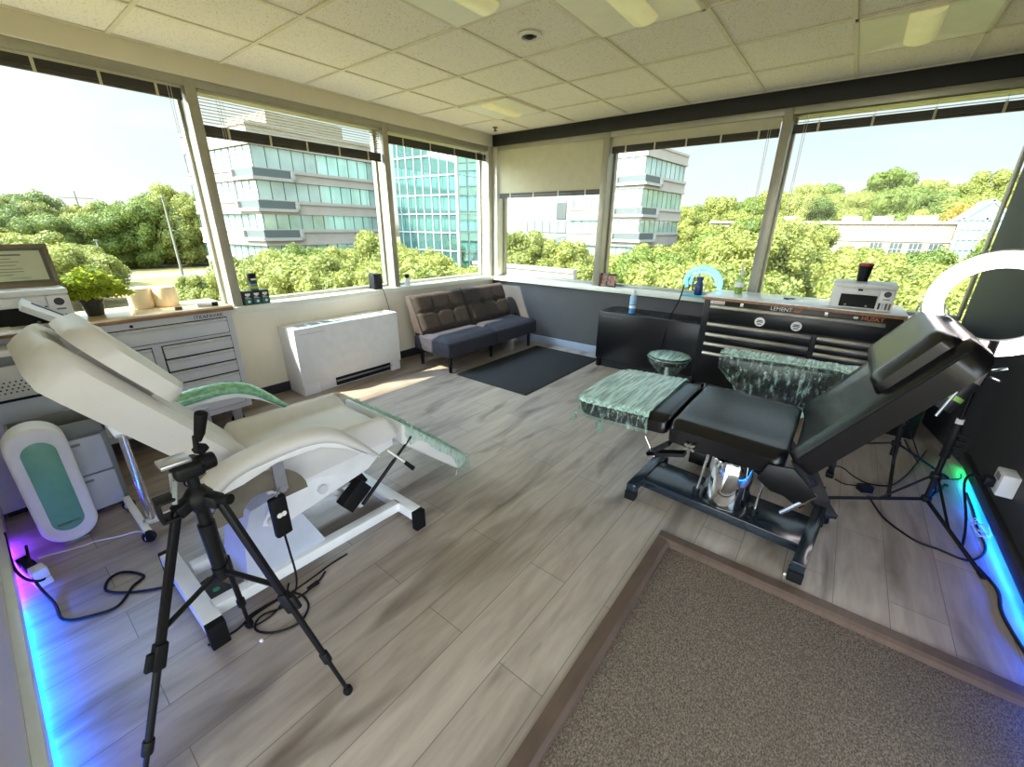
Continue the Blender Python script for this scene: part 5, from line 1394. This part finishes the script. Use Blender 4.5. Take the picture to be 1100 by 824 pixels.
def poles():
    for x, y, h, lb in ((-91, 19.5, 13., 'grey street lamp pole in front of the dark trees, near the office block'), (-98, 10.5, 6., 'short street lamp pole in front of the dark trees, left of the tall one')):
        t = thing('street_lamp', lb, 'street lamp', (x, y, GZ))
        B().cyl((x,y,GZ), (x,y,GZ+h), .22, .13, 10).obj('pole', 'pole', t)
        B().bar((x,y,GZ+h-.1), (x+1.2,y-.3,GZ+h+.1), .14, .14).obj('arm', 'pole', t); B().box(x+1.0, x+1.7, y-.5, y-.1, GZ+h, GZ+h+.16).obj('lamp_head', 'grey_plastic', t)
    for x, y, h, lb in ((-150, 17., 15., 'utility pole with crossarm above the far trees, nearer the certificate'), (-150, 33., 15.5, 'utility pole with crossarm above the far trees, nearer the office block')):
        t = thing('utility_pole', lb, 'utility pole', (x, y, terrain(x,y)))
        z = terrain(x,y); B().cyl((x,y,z), (x,y,z+h), .22, .15, 8).obj('pole', 'pole', t); B().bar((x,y-3.2,z+h-1.6), (x,y+3.2,z+h-1.6), .14, .14).obj('crossarm', 'pole', t)
poles()
# ---- trees
def crown_mesh(name, seed, n, leaf, m, shape=1.):
    rnd = random.Random(seed); rs = np.random.RandomState(seed)
    lobes = [(Vector((0,0,0)), 1.0)]
    for i in range(34):
        a = rnd.uniform(0, 6.283); z = rnd.uniform(-.8,.85); q = math.sqrt(max(.05, 1-z*z)); r = rnd.uniform(.55,.85)*q
        lobes.append((Vector((r*math.cos(a), r*math.sin(a), z*.85*shape)), rnd.uniform(.16,.34)))
    lobes[0] = (Vector((0,0,0)), .66)
    w = np.array([l[1]**2 for l in lobes]); w /= w.sum(); idx = rs.choice(len(lobes), n, p=w)
    C = np.array([l[0] for l in lobes])[idx]; R = np.array([l[1] for l in lobes])[idx]
    v = rs.normal(size=(n,3)); v /= np.linalg.norm(v, axis=1)[:,None]
    P = C+v*(R*(.80+.32*rs.rand(n)))[:,None]
    nn = v+rs.normal(size=(n,3))*.55; nn /= np.linalg.norm(nn, axis=1)[:,None]
    t = np.cross(nn, rs.normal(size=(n,3))); t /= np.linalg.norm(t, axis=1)[:,None]; b = np.cross(nn, t)
    s = leaf*(.6+.8*rs.rand(n))[:,None]
    V = np.stack([P-t*s, P-b*s*.6+nn*s*.12, P+t*s, P+b*s*.6+nn*s*.12], 1).reshape(-1,3)
    me = bpy.data.meshes.new(name); bm = bmesh.new()
    vs = [bm.verts.new(p) for p in V]
    for i in range(n): bm.faces.new(vs[4*i:4*i+4])
    for c, r in lobes:
        q = bmesh.new(); bmesh.ops.create_icosphere(q, subdivisions=2, radius=r*.74); q.transform(Matrix.Translation(c)); mm = bpy.data.meshes.new('q'); q.to_mesh(mm); q.free(); bm.from_mesh(mm); bpy.data.meshes.remove(mm)
    bm.to_mesh(me); bm.free(); me.materials.append(M[m]); return me
def trunk_mesh(seed):
    rnd = random.Random(seed); b = B(); b.tube([(0,0,0),(.02,.01,.5),(0,.02,1)], [.05,.03], 8, sub=3)
    for k in range(4):
        a = k*1.6+rnd.random(); b.tube([(0,0,.7),(.12*math.cos(a),.12*math.sin(a),.9),(.22*math.cos(a),.22*math.sin(a),1.12)], [.022,.008], 6, sub=3)
    return b.mesh('trunk', 'bark', 60)
KINDS = [crown_mesh('crown_a', 1, 17000, .036, 'leaf'), crown_mesh('crown_b', 2, 17000, .036, 'leaf', .8), crown_mesh('crown_c', 3, 17000, .036, 'leaf_dark', 1.1), crown_mesh('crown_d', 4, 17000, .036, 'leaf', 1.2), crown_mesh('crown_e', 9, 14000, .036, 'leaf_gold', .9)]
TRUNKS = [trunk_mesh(1), trunk_mesh(2)]
def tree(x, y, h, r, kind, label, group, rnd, low=False):
    z = terrain(x, y); t = thing('tree', label, 'tree', (x, y, z), group)
    rv = h*.5 if low else r*rnd.uniform(.85, 1.15); ch = z+h-rv*.95
    tr = bpy.data.objects.new('trunk', TRUNKS[rnd.randrange(2)]); COL.objects.link(tr); tr.parent = t; tr.scale = (h*.5, h*.5, max(1., ch-z))
    c = bpy.data.objects.new('crown', KINDS[kind]); COL.objects.link(c); c.parent = t; c.location = (0, 0, ch-z); c.scale = (r, r, rv); c.rotation_euler = (0, 0, rnd.uniform(0, 6.28))
    return t
def forest():
    rnd = random.Random(11); cam = Vector((3.9,-4.56))
    def az(x, y): return math.degrees(math.atan2(x-cam.x, y-cam.y))
    def blocked(x, y, r):
        for a in ((-80,-52,17,50), (-64,-40,38,70), (-64,-18,55,92), (-25,20,96,118), (14,29,93,112), (-34,-17,31,38)):
            if a[0]-r*.6 < x < a[1]+r*.6 and a[2]-r*.6 < y < a[3]+r*.6: return True
        return False
    n = 0
    # broad canopy below the windows
    y = 14.
    while y < 96:
        x = -46.
        while x < 36:
            px, py = x+rnd.uniform(-1.8,1.8), y+rnd.uniform(-1.8,1.8); d = (Vector((px,py))-cam).length; A = az(px, py)
            x += 6.4
            r = rnd.uniform(3.2, 4.6)
            if not (-70 < A < 15) or d < 25 or blocked(px, py, r): continue
            if A > -22 and d > 60 and rnd.random() < .25: continue
            if -41 < A < -23 and d < 42: continue
            # crowns keep below the sight lines onto the buildings
            top = {True: -.6, False: -1.4}[d > 40]+rnd.uniform(-1.2, 1.0)
            if A > -14: top += min(2.2, (d-25)*.03)
            if -17 < A < -4: top += 1.2
            if -2.5 < A < 9.5: top = min(top, 1.3-3.3*d/104.5+rnd.uniform(-.9,.1))
            h = top-GZ
            left = A < -38
            tree(px, py, h, r, rnd.choice((0,1,3,0,1,2)), 'sunlit leafy tree below the left windows in front of the office blocks' if left else 'sunlit leafy tree in the wood below the back windows', 'trees below the left windows' if left else 'trees below the back windows', rnd); n += 1
        y += 6.2
    # hillside behind the low building
    for row, (yy, hh) in enumerate(((121, 11.2), (132, 10.4), (145, 10.0))):
        x = -46.
        while x < 42:
            px = x+rnd.uniform(-2,2); py = yy+rnd.uniform(-2,2); x += 6.0
            if not (-21 < az(px,py) < 15): continue
            tree(px, py, hh+rnd.uniform(-2.5,2.5), rnd.uniform(4.6,6.2), rnd.choice((0,2,2,3,1,4 if row == 0 else 2)), 'tall tree on the far hillside behind the low beige building', 'trees on the far hillside', rnd, True)
    # wood beyond the road, seen through the window nearest the camera
    for row, (xx, hh) in enumerate(((-112, 10.3), (-121, 11.6), (-131, 12.6))):
        y = -14.
        while y < 46:
            px = xx+rnd.uniform(-2,2); py = y+rnd.uniform(-2,2); y += 7.0
            if blocked(px, py, 5): continue
            A = az(px, py)
            tree(px, py, hh+rnd.uniform(-1.4,1.4)+(2 if -79 < A < -72 else 0), rnd.uniform(4.8,6.4), rnd.choice((2,2,0,3,2)), 'tall dark green tree beyond the road through the left windows', 'trees beyond the road', rnd, True)
    for px, py, h, r in ((-52,-3.5,7.0,4.2),(-60,.5,7.4,4.6),(-66,3.5,6.4,4.2),(-70,-4,8.5,5.),(-78,1,8.,5.),(-58,-8,8.5,4.8),(-84,5.5,6.5,4.5),(-88,-3,9,5)):
        tree(px, py, h, r, rnd.choice((0,1)), 'rounded sunlit tree on the near side of the road beyond the plant', 'trees on the near side of the road', rnd, True)
    for px, py, h, r in ((-44,11.5,4.8,3.0),(-47,9.5,4.4,2.6),(-39,13,5.4,3.2)):
        tree(px, py, h, r, 0, 'small yellow-green tree at the foot of the banded office block', 'small trees by the office block', rnd)
forest()

# ------------------------------------------------------------------ light
def light():
    sun = bpy.data.lights.new('sun', 'SUN'); so = bpy.data.objects.new('sun', sun); COL.objects.link(so)
    d = Vector((.41, .80, -1.0)).normalized(); so.rotation_euler = d.to_track_quat('-Z', 'Y').to_euler()
    sun.energy = SUN; sun.angle = RAD(.53); sun.color = (1., .89, .70)
    w = bpy.data.worlds.new('sky'); SC.world = w; w.use_nodes = True; nt = w.node_tree; bg = nt.nodes['Background']
    tc = nt.nodes.new('ShaderNodeTexCoord'); sep = nt.nodes.new('ShaderNodeSeparateXYZ'); nt.links.new(tc.outputs['Generated'], sep.inputs[0])
    base = ramp(nt, sep.outputs['Z'], [(0, (.40,.40,.30)), (.495, (.40,.40,.30)), (.505, (1.0,.99,.95)), (.60, (.74,.92,1.0)), (1, (.42,.66,.98))])
    # ramp input is z in -1..1 remapped to 0..1
    mr = nt.nodes.new('ShaderNodeMapRange'); mr.inputs[1].default_value = -1; mr.inputs[2].default_value = 1; nt.links.new(sep.outputs['Z'], mr.inputs[0])
    rn = base.node; nt.links.new(mr.outputs[0], rn.inputs[0])
    cl = noise(nt, 2.2, 6, None, .6); mp = nt.nodes.new('ShaderNodeMapping'); mp.inputs['Scale'].default_value = (1,1,3.5); nt.links.new(tc.outputs['Generated'], mp.inputs[0]); nt.links.new(mp.outputs[0], cl.inputs['Vector'])
    cf = ramp(nt, cl.outputs['Fac'], [(.5, (0,0,0)), (.72, (.75,.75,.75))])
    up = nt.nodes.new('ShaderNodeMath'); up.operation = 'GREATER_THAN'; up.inputs[1].default_value = 0; nt.links.new(sep.outputs['Z'], up.inputs[0])
    mm = nt.nodes.new('ShaderNodeMath'); mm.operation = 'MULTIPLY'; nt.links.new(cf, mm.inputs[0]); nt.links.new(up.outputs[0], mm.inputs[1])
    c = mix3(nt, mm.outputs[0], base, (1.,.99,.96,1))
    # wide glow added around the sun, out of view, to brighten the room
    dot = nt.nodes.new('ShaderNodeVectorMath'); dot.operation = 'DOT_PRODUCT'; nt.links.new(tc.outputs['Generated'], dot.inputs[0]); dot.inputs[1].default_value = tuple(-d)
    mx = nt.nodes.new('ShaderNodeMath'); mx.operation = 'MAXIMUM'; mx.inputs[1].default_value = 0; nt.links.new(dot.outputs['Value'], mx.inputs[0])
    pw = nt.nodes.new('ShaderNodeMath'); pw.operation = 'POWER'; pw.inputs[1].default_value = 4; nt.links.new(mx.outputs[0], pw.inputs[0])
    ml = nt.nodes.new('ShaderNodeMath'); ml.operation = 'MULTIPLY_ADD'; ml.inputs[1].default_value = SUN_FILL; ml.inputs[2].default_value = 1.; nt.links.new(pw.outputs[0], ml.inputs[0])
    # unseen sky half behind the camera made brighter as fill light for the room
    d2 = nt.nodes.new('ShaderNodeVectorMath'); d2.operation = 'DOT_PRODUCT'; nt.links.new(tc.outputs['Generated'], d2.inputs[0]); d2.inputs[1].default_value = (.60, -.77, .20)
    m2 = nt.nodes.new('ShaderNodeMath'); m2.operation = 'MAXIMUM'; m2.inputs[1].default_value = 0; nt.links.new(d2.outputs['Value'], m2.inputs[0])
    a2 = nt.nodes.new('ShaderNodeMath'); a2.operation = 'MULTIPLY_ADD'; a2.inputs[1].default_value = BACK_FILL; nt.links.new(m2.outputs[0], a2.inputs[0]); nt.links.new(ml.outputs[0], a2.inputs[2])
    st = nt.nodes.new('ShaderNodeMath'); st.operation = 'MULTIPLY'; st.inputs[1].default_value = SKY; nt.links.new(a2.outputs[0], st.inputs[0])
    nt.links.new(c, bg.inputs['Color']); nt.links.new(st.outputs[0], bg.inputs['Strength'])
SUN, SKY, SUN_FILL, BACK_FILL = 10., .62, 23., 4.2
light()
SC.view_settings.view_transform = 'Standard'; SC.view_settings.look = 'None'
SC.view_settings.exposure = .84; SC.view_settings.gamma = 1.0; SC.view_settings.use_curve_mapping = False
SC.cycles.max_bounces = 12; SC.cycles.diffuse_bounces = 8; SC.cycles.transparent_max_bounces = 24; SC.cycles.glossy_bounces = 6
SC.cycles.caustics_reflective = False; SC.cycles.caustics_refractive = False
SC.cycles.sample_clamp_indirect = 6
